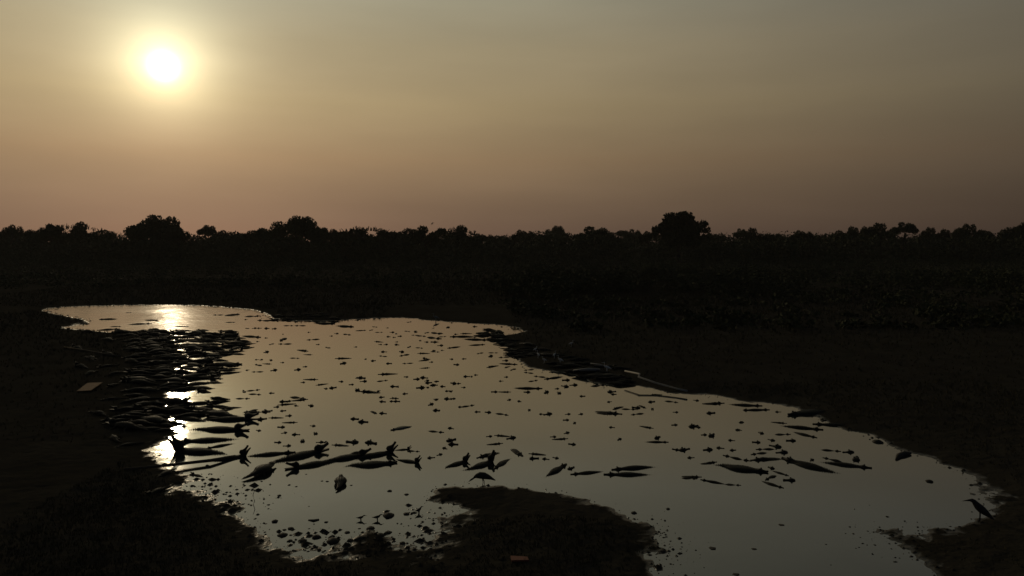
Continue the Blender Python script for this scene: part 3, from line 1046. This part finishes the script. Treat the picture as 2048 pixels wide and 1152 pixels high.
dots(zb, 5.12, [(80, 290, 110), (460, 222, 40), (185, 230, 35), (130, 325, 60), (330, 325, 260, 0), (430, 330, 90), (250, 435, 130), (470, 355, 300, -2), (480, 410, 160, 3), (600, 305, 140), (650, 490, 70),
    (620, 525, 45), (700, 265, 40), (335, 293, 40), (265, 300, 35), (110, 415, 50), (45, 380, 50), (40, 470, 40), (125, 465, 30), (510, 495, 60), (760, 535, 90), (870, 535, 90),
    (775, 570, 50), (800, 605, 180, -3), (220, 555, 30), (345, 552, 35), (275, 612, 35), (600, 635, 45), (770, 640, 25), (850, 662, 80), (1010, 665, 70), (1010, 695, 80), (1120, 735, 120),
    (1270, 748, 180, 8), (1060, 778, 90, 4), (1400, 770, 60), (1510, 748, 80), (780, 738, 35), (725, 780, 40), (370, 733, 60), (425, 735, 24), (470, 717, 30), (240, 803, 60), (295, 805, 22), (65, 783, 35),
    (35, 822, 60), (130, 835, 45), (345, 845, 35), (215, 885, 40), (175, 882, 20), (1005, 855, 280, -1), (665, 890, 50), (800, 893, 40), (995, 893, 60), (1190, 895, 40, -20), (1320, 902, 50, -12),
    (1300, 858, 25), (1385, 835, 75), (1475, 820, 50), (1730, 825, 160, 0), (60, 968, 45), (180, 962, 70), (240, 960, 24), (810, 972, 40), (915, 987, 35), (1555, 935, 45), (395, 1035, 100, 3),
    (310, 1045, 22), (65, 1080, 70), (480, 1095, 40), (595, 1100, 60), (745, 1120, 100, -3), (1015, 1078, 40, 12), (1210, 1118, 80), (1140, 1118, 24), (1415, 1118, 25), (1545, 1118, 50), (1855, 890, 80, 15),
    (1880, 915, 50), (1835, 993, 25), (1885, 1063, 60), (1905, 1117, 90), (1820, 1120, 26)])
dots(zc, 5.12, [(810, 915, 100, 2), (890, 900, 70), (960, 898, 24), (1050, 915, 50), (1035, 840, 60), (1045, 765, 25), (890, 965, 130, 0), (1250, 838, 110, -6), (1500, 825, 50), (1290, 945, 40),
    (1640, 955, 70), (1745, 857, 75), (2015, 925, 70), (170, 1025, 45), (250, 1057, 40), (630, 1100, 30), (1025, 1107, 40), (1280, 1075, 40), (1470, 1090, 80), (1515, 1100, 24), (1960, 1050, 40), (1925, 1127, 40)])
dots(zd, 5.12, [(140, 275, 35), (275, 235, 60), (255, 298, 45), (335, 353, 60), (815, 300, 50), (1205, 285, 70), (1760, 262, 100), (1680, 255, 24), (1475, 408, 100), (1395, 408, 26), (1720, 408, 90),
    (1840, 390, 70), (1955, 312, 40), (1975, 413, 40), (1540, 490, 60), (1785, 540, 60), (315, 600, 40, 30), (1615, 690, 40)])
dots(ze, 5.12, [(795, 225, 50), (430, 333, 35), (855, 342, 45), (390, 412, 45), (625, 442, 65, -3), (585, 537, 70, -5), (735, 515, 70, -4), (940, 520, 60), (780, 580, 100, -12), (660, 607, 140, -5),
    (595, 652, 160, -2), (845, 640, 110, -4), (330, 690, 190, -8), (480, 722, 70), (570, 712, 110), (1145, 718, 60), (1350, 622, 160, -3), (1525, 637, 90), (1345, 713, 130, 2), (1600, 712, 100, 4),
    (730, 800, 65, -15), (715, 900, 140, -4), (925, 925, 100)])
dots(zf, 4.876, [(630, 28, 30), (735, 45, 60), (930, 35, 60), (570, 122, 45), (660, 155, 55), (805, 110, 60, 15), (980, 120, 60), (1025, 122, 20), (1130, 145, 60), (1300, 120, 100), (1465, 125, 85, -8), (1370, 215, 120, 4)])
dots(z2, 4.096, [(1410, 227, 40), (1325, 240, 70), (1590, 268, 40), (1490, 305, 50), (1300, 333, 40), (1745, 295, 30)])
dots(zg, 5.12, [(475, 122, 105, 5), (620, 85, 60), (620, 210, 90), (645, 250, 80, -8), (560, 290, 40), (510, 355, 55), (415, 388, 60, 12), (1020, 168, 35), (1105, 158, 55), (1245, 185, 80, 10), (1125, 245, 40),
    (925, 375, 90), (1320, 357, 85, -8), (1460, 345, 45), (1465, 395, 75), (1590, 400, 60), (1700, 390, 40)])
dots(lambda x, y: (x, y), 1.0, [(708, 838, 12), (726, 844, 16, -5)])
# far sunlit pool on the left
dots(z1, 4.096, [(215, 160, 40), (640, 240, 140, 2), (810, 185, 35), (900, 280, 270, 2), (640, 325, 180, 4), (1070, 360, 150, 0), (1330, 370, 120), (1540, 205, 60), (1660, 205, 110, 6), (1830, 215, 70),
    (1640, 265, 80), (1630, 340, 120, 2), (330, 245, 200, -4), (420, 275, 220, -3), (1000, 250, 110), (700, 300, 90), (1240, 300, 120), (1420, 330, 100), (1500, 410, 120, 4), (1700, 410, 110)])

# ---- the crowd on and off the left bank
r = random.Random(5)
LEFT_CLEAR = [(358, 794, 70, 9)]


def left_edge(y):
    return np.interp(y, [655, 668, 700, 740, 800, 850, 900], [205, 225, 256, 250, 258, 212, 230])


def right_edge(y):
    return np.interp(y, [655, 672, 690, 705, 715, 735, 760, 780, 800, 815, 830, 850, 870], [440, 490, 500, 492, 450, 490, 440, 432, 440, 462, 470, 360, 330])


rows = []
y = 664.0
while y < 868:
    xr = right_edge(y) + r.uniform(-10, 8)
    x = left_edge(y) + r.uniform(-14, 16)
    pxm = (y - 485) / H
    while x < xr - 18:
        ln = r.uniform(1.35, 2.25) * pxm
        if x + ln > xr + 14:
            ln = max(30, xr - x)
        yy = y + r.uniform(-3, 3)
        tilt = r.gauss(1, 6)
        dy = math.tan(R(tilt)) * ln
        inwater = x + ln / 2 > 352
        left_head = r.random() < .72
        a, b9 = (x, yy + dy / 2), (x + ln, yy - dy / 2)
        if not left_head:
            a, b9 = b9, a
        if not any(abs((a[0] + b9[0]) / 2 - cx) < rx and abs(yy - cy) < ry for cx, cy, rx, ry in LEFT_CLEAR):
            kd = 'bank'
            if inwater:
                kd = r.choice(('long', 'long', 'bank', 'gape')) if x + ln > xr - 15 else r.choice(('long', 'bank'))
            put(kd, a, b9, None, None, 'left', smin=1.25, smax=2.5, on_ground=(kd == 'bank'))
        x += ln * r.uniform(.6, .95)
    y += 2.8 + (y - 655) * .024
for (hx, hy, tx, ty) in ((165, 722, 205, 735), (195, 745, 240, 738), (215, 785, 240, 776), (170, 762, 195, 752), (100, 640, 130, 634), (265, 860, 300, 868),
                         (222, 880, 238, 895), (140, 705, 175, 712), (230, 690, 200, 684), (200, 715, 240, 722), (150, 742, 180, 748), (215, 760, 255, 752), (205, 810, 250, 806), (180, 835, 225, 842), (160, 668, 195, 672), (240, 900, 278, 892), (325, 955, 345, 945), (308, 990, 330, 980)):
    put('bank', (hx, hy), (tx, ty), None, None, 'left', smin=1.2, smax=2.2, on_ground=True)
# ---- the crowd along the right bank
for k in range(64):
    q = r.random()
    cx = 960 + q * 300
    cy = np.interp(cx, [960, 1000, 1040, 1100, 1180, 1260], [672, 684, 706, 732, 751, 768]) + r.uniform(-20, 8)
    ln = r.uniform(1.4, 2.1) * (cy - 485) / H * r.uniform(.6, 1)
    dy = r.uniform(-3, 5)
    s = r.choice((-1, 1))
    put('bank', (cx + s * ln / 2, cy + s * dy / 2), (cx - s * ln / 2, cy - s * dy / 2), None, None, 'right', smin=1.2, smax=2.2, on_ground=True)
for k in range(14):
    cx = 548 + k * 9 + r.uniform(-3, 3)
    cy = 637 + r.uniform(-3, 4)
    ln = r.uniform(20, 34)
    put('bank', (cx + ln / 2, cy), (cx - ln / 2, cy + r.uniform(-2, 2)), None, None, 'far', smin=1.2, smax=2.2, on_ground=True)

# ---- the 300 that show largest are single animals, the rest one crowd
order = sorted(range(len(caimans)), key=lambda i: (caimans[i]['label'] is None, -caimans[i]['size']))
single = set(order[:300])
ORD = ['first', 'second', 'third', 'fourth', 'fifth', 'sixth', 'seventh', 'eighth', 'ninth', 'tenth', 'eleventh', 'twelfth', 'thirteenth', 'fourteenth', 'fifteenth',
       'sixteenth', 'seventeenth', 'eighteenth', 'nineteenth', 'twentieth', 'twenty-first', 'twenty-second', 'twenty-third', 'twenty-fourth', 'twenty-fifth', 'twenty-sixth',
       'twenty-seventh', 'twenty-eighth', 'twenty-ninth', 'thirtieth'] + ['thirty-' + q for q in 'first second third fourth fifth sixth seventh eighth ninth'.split()]
LOOK = {'head': 'caiman head', 'back': 'half sunk caiman', 'long': 'long low floating caiman', 'gape': 'caiman with open jaws',
        'bank': 'caiman lying', 'rear': 'caiman rearing its head'}
OPEN_BANDS = [(0, 640, 'in the far sunlit pool'), (640, 660, 'just off the far bank'), (660, 680, 'level with the far end of the left crowd'), (680, 705, 'level with the pale pole on the left'),
              (705, 730, 'level with the white egrets'), (730, 760, 'level with the bleached branch start'), (760, 785, 'level with the tan board on the left'),
              (785, 810, 'level with the bleached branch end'), (810, 835, 'level with the half ashore caiman'), (835, 865, 'level with the shiny pale backed caiman'),
              (865, 895, 'level with the rough stone on the right shore'), (895, 925, 'level with the left feeding line'), (925, 1200, 'level with the fattest floating caiman')]
LEFT_BANDS = [(0, 675, 'in the farthest row of the left crowd'), (675, 695, 'in the left crowd beside the pale pole tip'), (695, 715, 'in the left crowd beside the pale pole'),
              (715, 740, 'in the left crowd below the pale pole'), (740, 762, 'in the left crowd above the tan board'), (762, 785, 'in the left crowd beside the tan board'),
              (785, 810, 'in the left crowd around the bright gap of water'), (810, 840, 'in the left crowd below the bright gap'), (840, 2000, 'in the nearest rows of the left crowd')]
lists = {}
for i in single:
    c = caimans[i]
    if c['label']:
        continue
    if c['zone'] == 'open':
        b0 = [t0 for a0, b1, t0 in OPEN_BANDS if a0 <= c['px'][1] < b1][0]
        g = 'caimans in the open water'
    elif c['zone'] == 'left':
        b0 = [t0 for a0, b1, t0 in LEFT_BANDS if a0 <= c['px'][1] < b1][0]
        g = 'caimans crowded on the left bank'
    elif c['zone'] == 'right':
        b0 = ('on the right bank left of the egrets' if c['px'][0] < 1060 else 'on the right bank among the egrets' if c['px'][0] < 1150
              else 'on the right bank near the bleached branch')
        g = 'caimans crowded on the right bank'
    else:
        b0 = 'along the far bank'
        g = 'caimans along the far bank'
    c['group'] = g
    lists.setdefault((LOOK[c['kind']], b0), []).append(i)
for (look, b0), ids in lists.items():
    ids.sort(key=lambda i: caimans[i]['px'][0])
    for k, i in enumerate(ids):
        caimans[i]['label'] = f'{look} {b0}' + (f', {ORD[k]} from left' if len(ids) > 1 else '')
rest_v, rest_f, off = [], [], 0
for i in order:
    c = caimans[i]
    me = VAR[c['kind']][c['var']]
    if i in single:
        if c['pale']:
            me = me.copy()
            me.materials[0] = M_PALE
        o = bpy.data.objects.new('caiman', me)
        o.location = c['loc']
        o.rotation_euler = (0, 0, c['yaw'])
        o.scale = (c['L'],) * 3
        link(o)
        tag(o, c['label'], 'caiman', c.get('group', 'large caimans in the water'))
    else:
        mw = Matrix.Translation(c['loc']) @ Matrix.Rotation(c['yaw'], 4, 'Z') @ Matrix.Scale(c['L'], 4)
        for vv in me.vertices:
            rest_v.append(tuple(mw @ vv.co))
        for p in me.polygons:
            rest_f.append(tuple(q + off for q in p.vertices))
        off += len(me.vertices)
if rest_v:
    me = bpy.data.meshes.new('caiman_crowd')
    me.from_pydata(rest_v, [], rest_f)
    me.polygons.foreach_set('use_smooth', [True] * len(me.polygons))
    me.materials.append(M_SKIN)
    tag(link(bpy.data.objects.new('caiman_crowd', me)), 'tiny far caiman heads scattered among the larger ones', 'caimans', kind='stuff')
print('caimans', len(caimans), 'single', len(single))

# ------------------------------------------------------------------ birds
def loft_bird(path, legs, mat, name):
    """path: (x, y, z, half width, half height) from beak tip to tail; one continuous body, x forward"""
    mb = MB()
    N = 10
    rings = []
    pts = [Vector(p[:3]) for p in path]
    for i, p in enumerate(path):
        tg = (pts[min(i + 1, len(pts) - 1)] - pts[max(i - 1, 0)]).normalized()
        rr = Vector((0, 1, 0))
        uu = tg.cross(rr).normalized()
        if uu.z < 0:
            uu = -uu
        rings.append([pts[i] + rr * (math.cos(2 * math.pi * k / N) * p[3]) + uu * (math.sin(2 * math.pi * k / N) * p[4]) for k in range(N)])
    mb.ring_loft(rings)
    for (hx, hz, kx, kz, fx, sy) in legs:
        mb.tube([(hx, sy, hz), (kx, sy, kz), (fx, sy, 0.012)], [.022, .011, .009], 6)
        for a in (-.5, 0, .5, 3.14):
            mb.tube([(fx, sy, .012), (fx + math.cos(a) * .07, sy + math.sin(a) * .05, .004)], [.008, .003], 4)
    return mb.mesh(name, mat)


VULTURE = loft_bird([(.50, 0, .18, .004, .004), (.46, 0, .215, .014, .016), (.42, 0, .245, .026, .028), (.375, 0, .27, .030, .032), (.33, 0, .30, .026, .028), (.28, 0, .345, .042, .046),
                     (.22, 0, .375, .090, .080), (.10, 0, .395, .130, .115), (-.04, 0, .375, .135, .115), (-.18, 0, .325, .105, .085), (-.29, 0, .275, .070, .050), (-.38, 0, .225, .050, .026), (-.43, 0, .20, .035, .012)],
                    [(.02, .30, .00, .16, .03, .055), (.02, .30, -.05, .16, -.05, -.055)], M_PLUME, 'vulture')
HERON = loft_bird([(.37, 0, .53, .004, .004), (.28, 0, .548, .014, .014), (.19, 0, .560, .026, .028), (.13, 0, .560, .044, .048), (.08, 0, .53, .052, .058), (.04, 0, .48, .068, .072),
                   (-.03, 0, .40, .090, .094), (-.12, 0, .32, .098, .100), (-.22, 0, .24, .078, .076), (-.32, 0, .16, .050, .044), (-.41, 0, .09, .028, .016)],
                  [(-.06, .28, -.05, .13, -.03, .04), (-.09, .26, -.11, .13, -.10, -.04)], M_PLUME, 'heron')
EGRET = loft_bird([(.26, 0, .50, .003, .003), (.18, 0, .515, .010, .010), (.13, 0, .525, .020, .020), (.09, 0, .51, .016, .018), (.11, 0, .44, .015, .016), (.13, 0, .38, .018, .020), (.09, 0, .33, .035, .040),
                   (.02, 0, .31, .065, .065), (-.08, 0, .28, .065, .060), (-.18, 0, .24, .040, .030), (-.25, 0, .21, .020, .010)],
                  [(-.02, .24, -.01, .12, .0, .03), (-.03, .24, -.03, .12, -.04, -.03)], M_WHITE, 'egret')
GREY = EGRET.copy()
GREY.materials[0] = M_GREY
WADER = loft_bird([(.20, 0, .20, .003, .003), (.15, 0, .215, .007, .007), (.11, 0, .225, .020, .020), (.075, 0, .21, .018, .020), (.05, 0, .18, .030, .032), (.0, 0, .165, .045, .042), (-.06, 0, .16, .038, .034),
                   (-.12, 0, .165, .020, .014), (-.17, 0, .175, .010, .005)],
                  [(.0, .14, .005, .07, .0, .02), (-.01, .14, -.01, .07, -.02, -.02)], M_PLUME, 'wader')


def bird(me, name, px, py, size, yaw, label, cat, group=None):
    p = P(px, py)
    z = gz(p.x, p.y)
    if z > .01:
        p = P(px, py, z)
        z = gz(p.x, p.y)
    o = link(bpy.data.objects.new(name, me))
    o.location = (p.x, p.y, max(z, -.06) - .004)
    o.rotation_euler = (0, 0, yaw)
    o.scale = (size,) * 3
    return tag(o, label, cat, group)


bird(VULTURE, 'vulture', 966, 973, .95, math.pi + .12, 'hunched dark vulture standing on the tip of the near mud spit', 'bird')
bird(HERON, 'heron', 1953, 1044, 1.12, math.pi - .1, 'dark heron with straight bill on the right hand mud point', 'bird')
bird(WADER, 'wader', 755, 1040, .95, .3, 'small wader standing left of the round stone in the shallows', 'bird', 'small waders')
bird(WADER, 'wader', 722, 1040, .85, .25, 'small wader farthest left in the muddy shallows', 'bird', 'small waders')
bird(WADER, 'wader', 838, 1026, 1.0, .9, 'small wader at the ragged left edge of the mud spit', 'bird', 'small waders')
for (px, py, s, yw, lab) in ((1076, 716, .95, 2.0, 'white egret at left of the egret group on the right bank'), (1071, 704, .8, .5, 'small white egret behind the left end of the right bank crowd'),
                             (1088, 725, .8, 2.8, 'low white egret in front of the right bank crowd'), (1109, 716, .9, 1.0, 'white egret in the middle of the egret group'),
                             (1120, 726, 1.05, 2.6, 'brightest white egret near the water on the right bank'), (1143, 692, .9, 0.2, 'white egret standing highest behind the right bank crowd'),
                             (1213, 745, 1.2, 2.9, 'tall egret beside the bleached branch on the right bank')):
    bird(EGRET, 'egret', px, py, s, yw, lab, 'bird', 'egrets on the right bank')
bird(GREY, 'heron', 871, 640, 1.6, math.pi, 'grey heron with curved neck on the far bank', 'bird')
rt, ht_, ds = tree_roots[852]
tp = PY(866, 449, ds)
o = link(bpy.data.objects.new('bird', VULTURE))
o.location = (tp.x, ds, tp.z - .1)
o.rotation_euler = (0, -.5, .4)
o.scale = (1.7,) * 3
tag(o, 'dark bird perched on a treetop left of the middle', 'bird')

# ------------------------------------------------------------------ stones, clods, wood
def stone_mesh(seed):
    r2 = random.Random(seed)
    mb = MB()
    rings = []
    N = 9
    ph = r2.uniform(0, 6)
    for (z, q) in ((-.5, .5), (-.2, .92), (.1, 1.0), (.34, .86), (.52, .55), (.6, .18)):
        rings.append([(math.cos(2 * math.pi * k / N) * q * (1 + .16 * math.sin(2 * k + ph) + r2.uniform(-.08, .08)),
                       math.sin(2 * math.pi * k / N) * q * (1 + .14 * math.cos(3 * k + ph) + r2.uniform(-.08, .08)), z + r2.uniform(-.04, .04)) for k in range(N)])
    mb.ring_loft(rings)
    return mb.mesh('stone', M_STONE)


STONES = [stone_mesh(i) for i in range(6)]


def stone(px, py, w, label, ht=.75, group='stones in the shallows'):
    p = P(px, py)
    z = max(0, gz(p.x, p.y))
    o = link(bpy.data.objects.new('stone', random.choice(STONES)))
    s = w * 1.15 / 2 / ((py - 485) / H)
    o.location = (p.x, p.y, z - .02)
    o.rotation_euler = (0, 0, random.uniform(0, 6.28))
    o.scale = (s, s * random.uniform(.8, 1.2), s * ht)
    tag(o, label, 'stone', group)


STONE_LIST = [
    (zf(535, 893), 14, 'lone heart shaped stone left in the shallows'), (zf(690, 962), 12, 'stone at the top of the left stone cluster'),
    (zf(628, 975), 9, 'small stone left of the top stone in the left cluster'), (zf(610, 1028), 17, 'widest stone of the left cluster'),
    (zf(690, 1026), 8, 'small stone right of the widest stone in the cluster'), (zf(680, 1082), 11, 'round stone below the small one in the left cluster'),
    (zf(805, 1082), 15, 'large round stone at the middle of the near shore'), (zf(940, 1045), 17, 'large stone right of the round one on near shore'),
    (zf(870, 962), 6, 'tiny stone above the two large near shore stones'), (zf(1080, 987), 8, 'flat pebble right of the large near shore stones'),
    (zf(1240, 1000), 11, 'dark stone midway along the near shore'), (zf(1360, 962), 7, 'pebble above the dark clods of the near shore'),
    (zf(1035, 900), 9, 'stone with a lit left edge in open shallows'), (zf(445, 915), 9, 'flat stone near the left mud edge'),
    (zf(580, 640), 9, 'stone with bright rim below the humped caiman'), (zf(1655, 595), 10, 'single dark stone right of the square looking caiman'),
    (zf(1640, 838), 20, 'round stone beside the small wader'), (zf(1820, 630), 9, 'stone off the ragged edge of the mud spit'),
    (zf(1470, 960), 15, 'clod at the left end of the dark clod bank'), (zf(1370, 1062), 15, 'clod at the lower left of the dark clod bank'),
    (zf(1270, 1078), 14, 'outermost left clod of the dark clod bank'), (zf(1780, 1105), 13, 'clod lying alone on the wet mud'),
    (zf(475, 730), 7, 'small stone by the shadowy mud edge on left'), (zf(745, 552), 6, 'tiny stone left of the square looking caiman'),
    (zf(840, 432), 5, 'first pebble of the row leading to the square looking caiman'), (zf(995, 498), 6, 'middle pebble of the row by the square looking caiman'),
    (zf(1045, 503), 7, 'last pebble touching the square looking caiman'), (zf(1280, 540), 6, 'pebble right of the square looking caiman'),
    (zf(1560, 1030), 15, 'clod in the middle of the dark clod bank'), (zf(1640, 1000), 13, 'clod at the upper right of the dark clod bank'),
    (zf(1100, 1085), 22, 'widest low clod at the water edge of near shore'), (zf(1820, 820), 12, 'clod below the right hand small wader'),
    ((1268, 1026), 12, 'round stone close to the right slope of the mud spit'), ((1336, 1018), 10, 'round stone alone right of the mud spit'),
    ((1425, 1097), 15, 'left one of two oval stones at the bottom of pond'), ((1508, 1098), 12, 'right one of two oval stones at the bottom of pond'),
    ((1563, 1050), 12, 'flat stone in open water above the two oval stones'), ((1472, 1149), 15, 'flat stone at the bottom edge of the picture'),
    ((1859, 963), 13, 'square stone in the water left of the heron'), ((1756, 884), 15, 'rough upright stone on the right shore'),
    ((1325, 1103), 14, 'stone at the frayed right edge of the mud spit'), ((1823, 1113), 9, 'small stone off the right hand mud point'),
]
for (xy, w, lab) in STONE_LIST:
    stone(xy[0], xy[1], w, lab, ht=1.1 if 'upright' in lab else (.6 if 'flat' in lab or 'oval' in lab else 1.05))

# fine clods fraying the waterlines: too many and too small to count
r = np.random.default_rng(31)
cv, cf, off = [], [], 0
base_v = np.array([(1, 0, 0), (.3, .95, .0), (-.8, .6, 0), (-.8, -.6, 0), (.3, -.95, 0), (.1, .1, .7), (0, 0, -.5)])
base_f = np.array([(0, 1, 5), (1, 2, 5), (2, 3, 5), (3, 4, 5), (4, 0, 5), (1, 0, 6), (2, 1, 6), (3, 2, 6), (4, 3, 6), (0, 4, 6)])
cand = []
for i in range(len(OUT)):
    a, b10 = OUT[i], OUT[(i + 1) % len(OUT)]
    L_ = np.linalg.norm(b10 - a)
    my = (a[1] + b10[1]) / 2
    n = int(L_ * (15 if my < 34 else 6))
    tt = r.random(n)[:, None]
    nrm_ = np.array([b10[1] - a[1], a[0] - b10[0]]) / (L_ + 1e-9)
    cand.append(a + (b10 - a) * tt + nrm_ * (r.normal(0, .22, n) * (1 if my < 34 else 1.8))[:, None])
for c0, rx, ry in FLATS[:6]:
    n = 150
    cand.append(np.stack([c0.x + r.normal(0, rx * .6, n), c0.y + r.normal(0, ry * .6, n)], 1))
n_small = sum(len(q) for q in cand)
for (px, py, sx, sy, n) in ((620, 1085, 55, 16, 60), (760, 1088, 70, 16, 90), (460, 1000, 40, 22, 50), (860, 1060, 26, 34, 60), (390, 960, 25, 16, 30), (1320, 1090, 16, 30, 24)):
    cand.append(np.array([P(r.normal(px, sx), min(1150, r.normal(py, sy)))[:2] for _ in range(n)]))
cand = np.concatenate(cand)
czs = ground_z(cand[:, 0], cand[:, 1])
for ci, ((x, y), z) in enumerate(zip(cand, czs)):
    s = min(.14, (.022 if ci < n_small else .050) * math.exp(r.normal(0, .55))) * (1 + max(0, y - 25) * .02)
    an = r.uniform(0, 6.28)
    q = base_v * [s * r.uniform(.8, 1.6), s, s * r.uniform(.6, 1.2)]
    ca, sa = math.cos(an), math.sin(an)
    q = np.stack([q[:, 0] * ca - q[:, 1] * sa + x, q[:, 0] * sa + q[:, 1] * ca + y, q[:, 2] + max(z, -.005)], 1)
    cv.append(q)
    cf.append(base_f + off)
    off += 7
tag(link(bpy.data.objects.new('mud_clods', mesh_np('mud_clods', np.concatenate(cv), np.concatenate(cf), M_MUD, False))), 'small mud clods fraying the waterline', 'mud clods', kind='stuff')


def wood(name, pts, radii, mat, label, cat, n=8):
    mb = MB()
    ws = []
    for (px, py, lift) in pts:
        p = P(px, py)
        z = max(0, gz(p.x, p.y)) + lift
        ws.append(P(px, py, z))
    mb.tube(ws, radii, n)
    return tag(mb.build(name, mat), label, cat)


wood('pole', [(128, 694, .10), (165, 700, .09), (205, 707, .08), (242, 713, .06)], [.05, .06, .06, .05], M_WOOD, 'pale straight pole lying on the left bank', 'pole')
wood('log', [(248, 938, .10), (330, 931, .14), (420, 921, .12), (470, 912, .06)], [.04, .055, .06, .045], M_WOOD, 'long thin dark log reaching from left bank into water', 'log')
wood('branch', [(1250, 742, .30), (1279, 748, .34), (1277, 754, .30), (1312, 766, .22), (1352, 777, .15), (1374, 782, .10)], [.05, .06, .06, .055, .05, .06], M_BLEACH, 'long bleached branch lying along the right bank', 'branch')
wood('branch', [(1181, 727, .22), (1197, 729, .22), (1213, 732, .18)], [.04, .05, .04], M_BLEACH, 'short pale branch behind the long bleached branch', 'branch')
wood('shore_stub', [(1793, 920, .0), (1798, 912, .02), (1808, 908, .04), (1822, 906, .05)], [.05, .11, .11, .04], M_STONE, 'curved dark stub of unclear kind on the right shore', 'shore_stub')  # curved dark shape of unknown kind, modelled as a plain stub
wood('stick', [(617, 1040, .005), (627, 1041, .012), (638, 1039, .008)], [.02, .035, .025], M_WOOD, 'short stick floating above the stone cluster', 'stick')
wood('reed', [(505, 972, .45), (509, 981, .30), (506, 990, .15), (509, 1002, .0)], [.008, .010, .010, .012], M_WOOD, 'thin crooked reed standing below the humped caiman', 'reed')
wood('log', [(1146, 741, .14), (1175, 739, .16), (1200, 739, .12)], [.05, .10, .06], M_BLEACH, 'short pale log among caimans on the right bank', 'log')


def slab(name, corners, thick, mat, label, cat):
    mb = MB()
    ps = []
    for (px, py) in corners:
        p = P(px, py)
        z = max(0, gz(p.x, p.y))
        ps.append(P(px, py, z + .06))
    zt = sum(p.z for p in ps) / 4
    tilt = [.00, .05, .05, .00]
    top = [Vector((p.x, p.y, zt + tl)) for p, tl in zip(ps, tilt)]
    cen = sum(top, Vector()) / 4
    inn = [cen + (p - cen) * .985 for p in top]
    bot = [p - Vector((0, 0, thick)) for p in top]
    mid_ = [p - Vector((0, 0, thick * .12)) for p in top]
    mb.ring_loft([bot, mid_, inn], True, True)
    return tag(mb.build(name, mat, smooth=False), label, cat)


slab('board', [(153, 781), (182, 783), (205, 767), (175, 765)], .03, M_PLY, 'pale tan board lying on the dark left bank', 'board')
slab('plank', [(1023, 1121), (1058, 1122), (1055, 1115), (1021, 1114)], .05, M_RED, 'reddish plank lying on the dark near mud spit', 'plank')

# ------------------------------------------------------------------ smoky air
hz_m = bpy.data.materials.new('haze')
hz_m.use_nodes = True
ht_n = hz_m.node_tree
ht_n.nodes.clear()
pv = ht_n.nodes.new('ShaderNodeVolumePrincipled')
pv.inputs['Color'].default_value = (0.9, 0.88, 0.85, 1)
pv.inputs['Density'].default_value = 0.00012
pv.inputs['Anisotropy'].default_value = 0.3
ho = ht_n.nodes.new('ShaderNodeOutputMaterial')
ht_n.links.new(pv.outputs[0], ho.inputs['Volume'])
X0, X1, Y0, Y1, Zb, Zt = -620, 620, -40, 560, -2.0, 34.0
hv = [(x, y, z) for z in (Zb, Zt) for x, y in ((X0, Y0), (X1, Y0), (X1, Y1), (X0, Y1))]
hf_ = [(3, 2, 1, 0), (4, 5, 6, 7), (0, 1, 5, 4), (1, 2, 6, 5), (2, 3, 7, 6), (3, 0, 4, 7)]
tag(link(bpy.data.objects.new('haze', mesh_np('haze', hv, hf_, hz_m, False))), kind='stuff')
scene.cycles.volume_bounces = 0
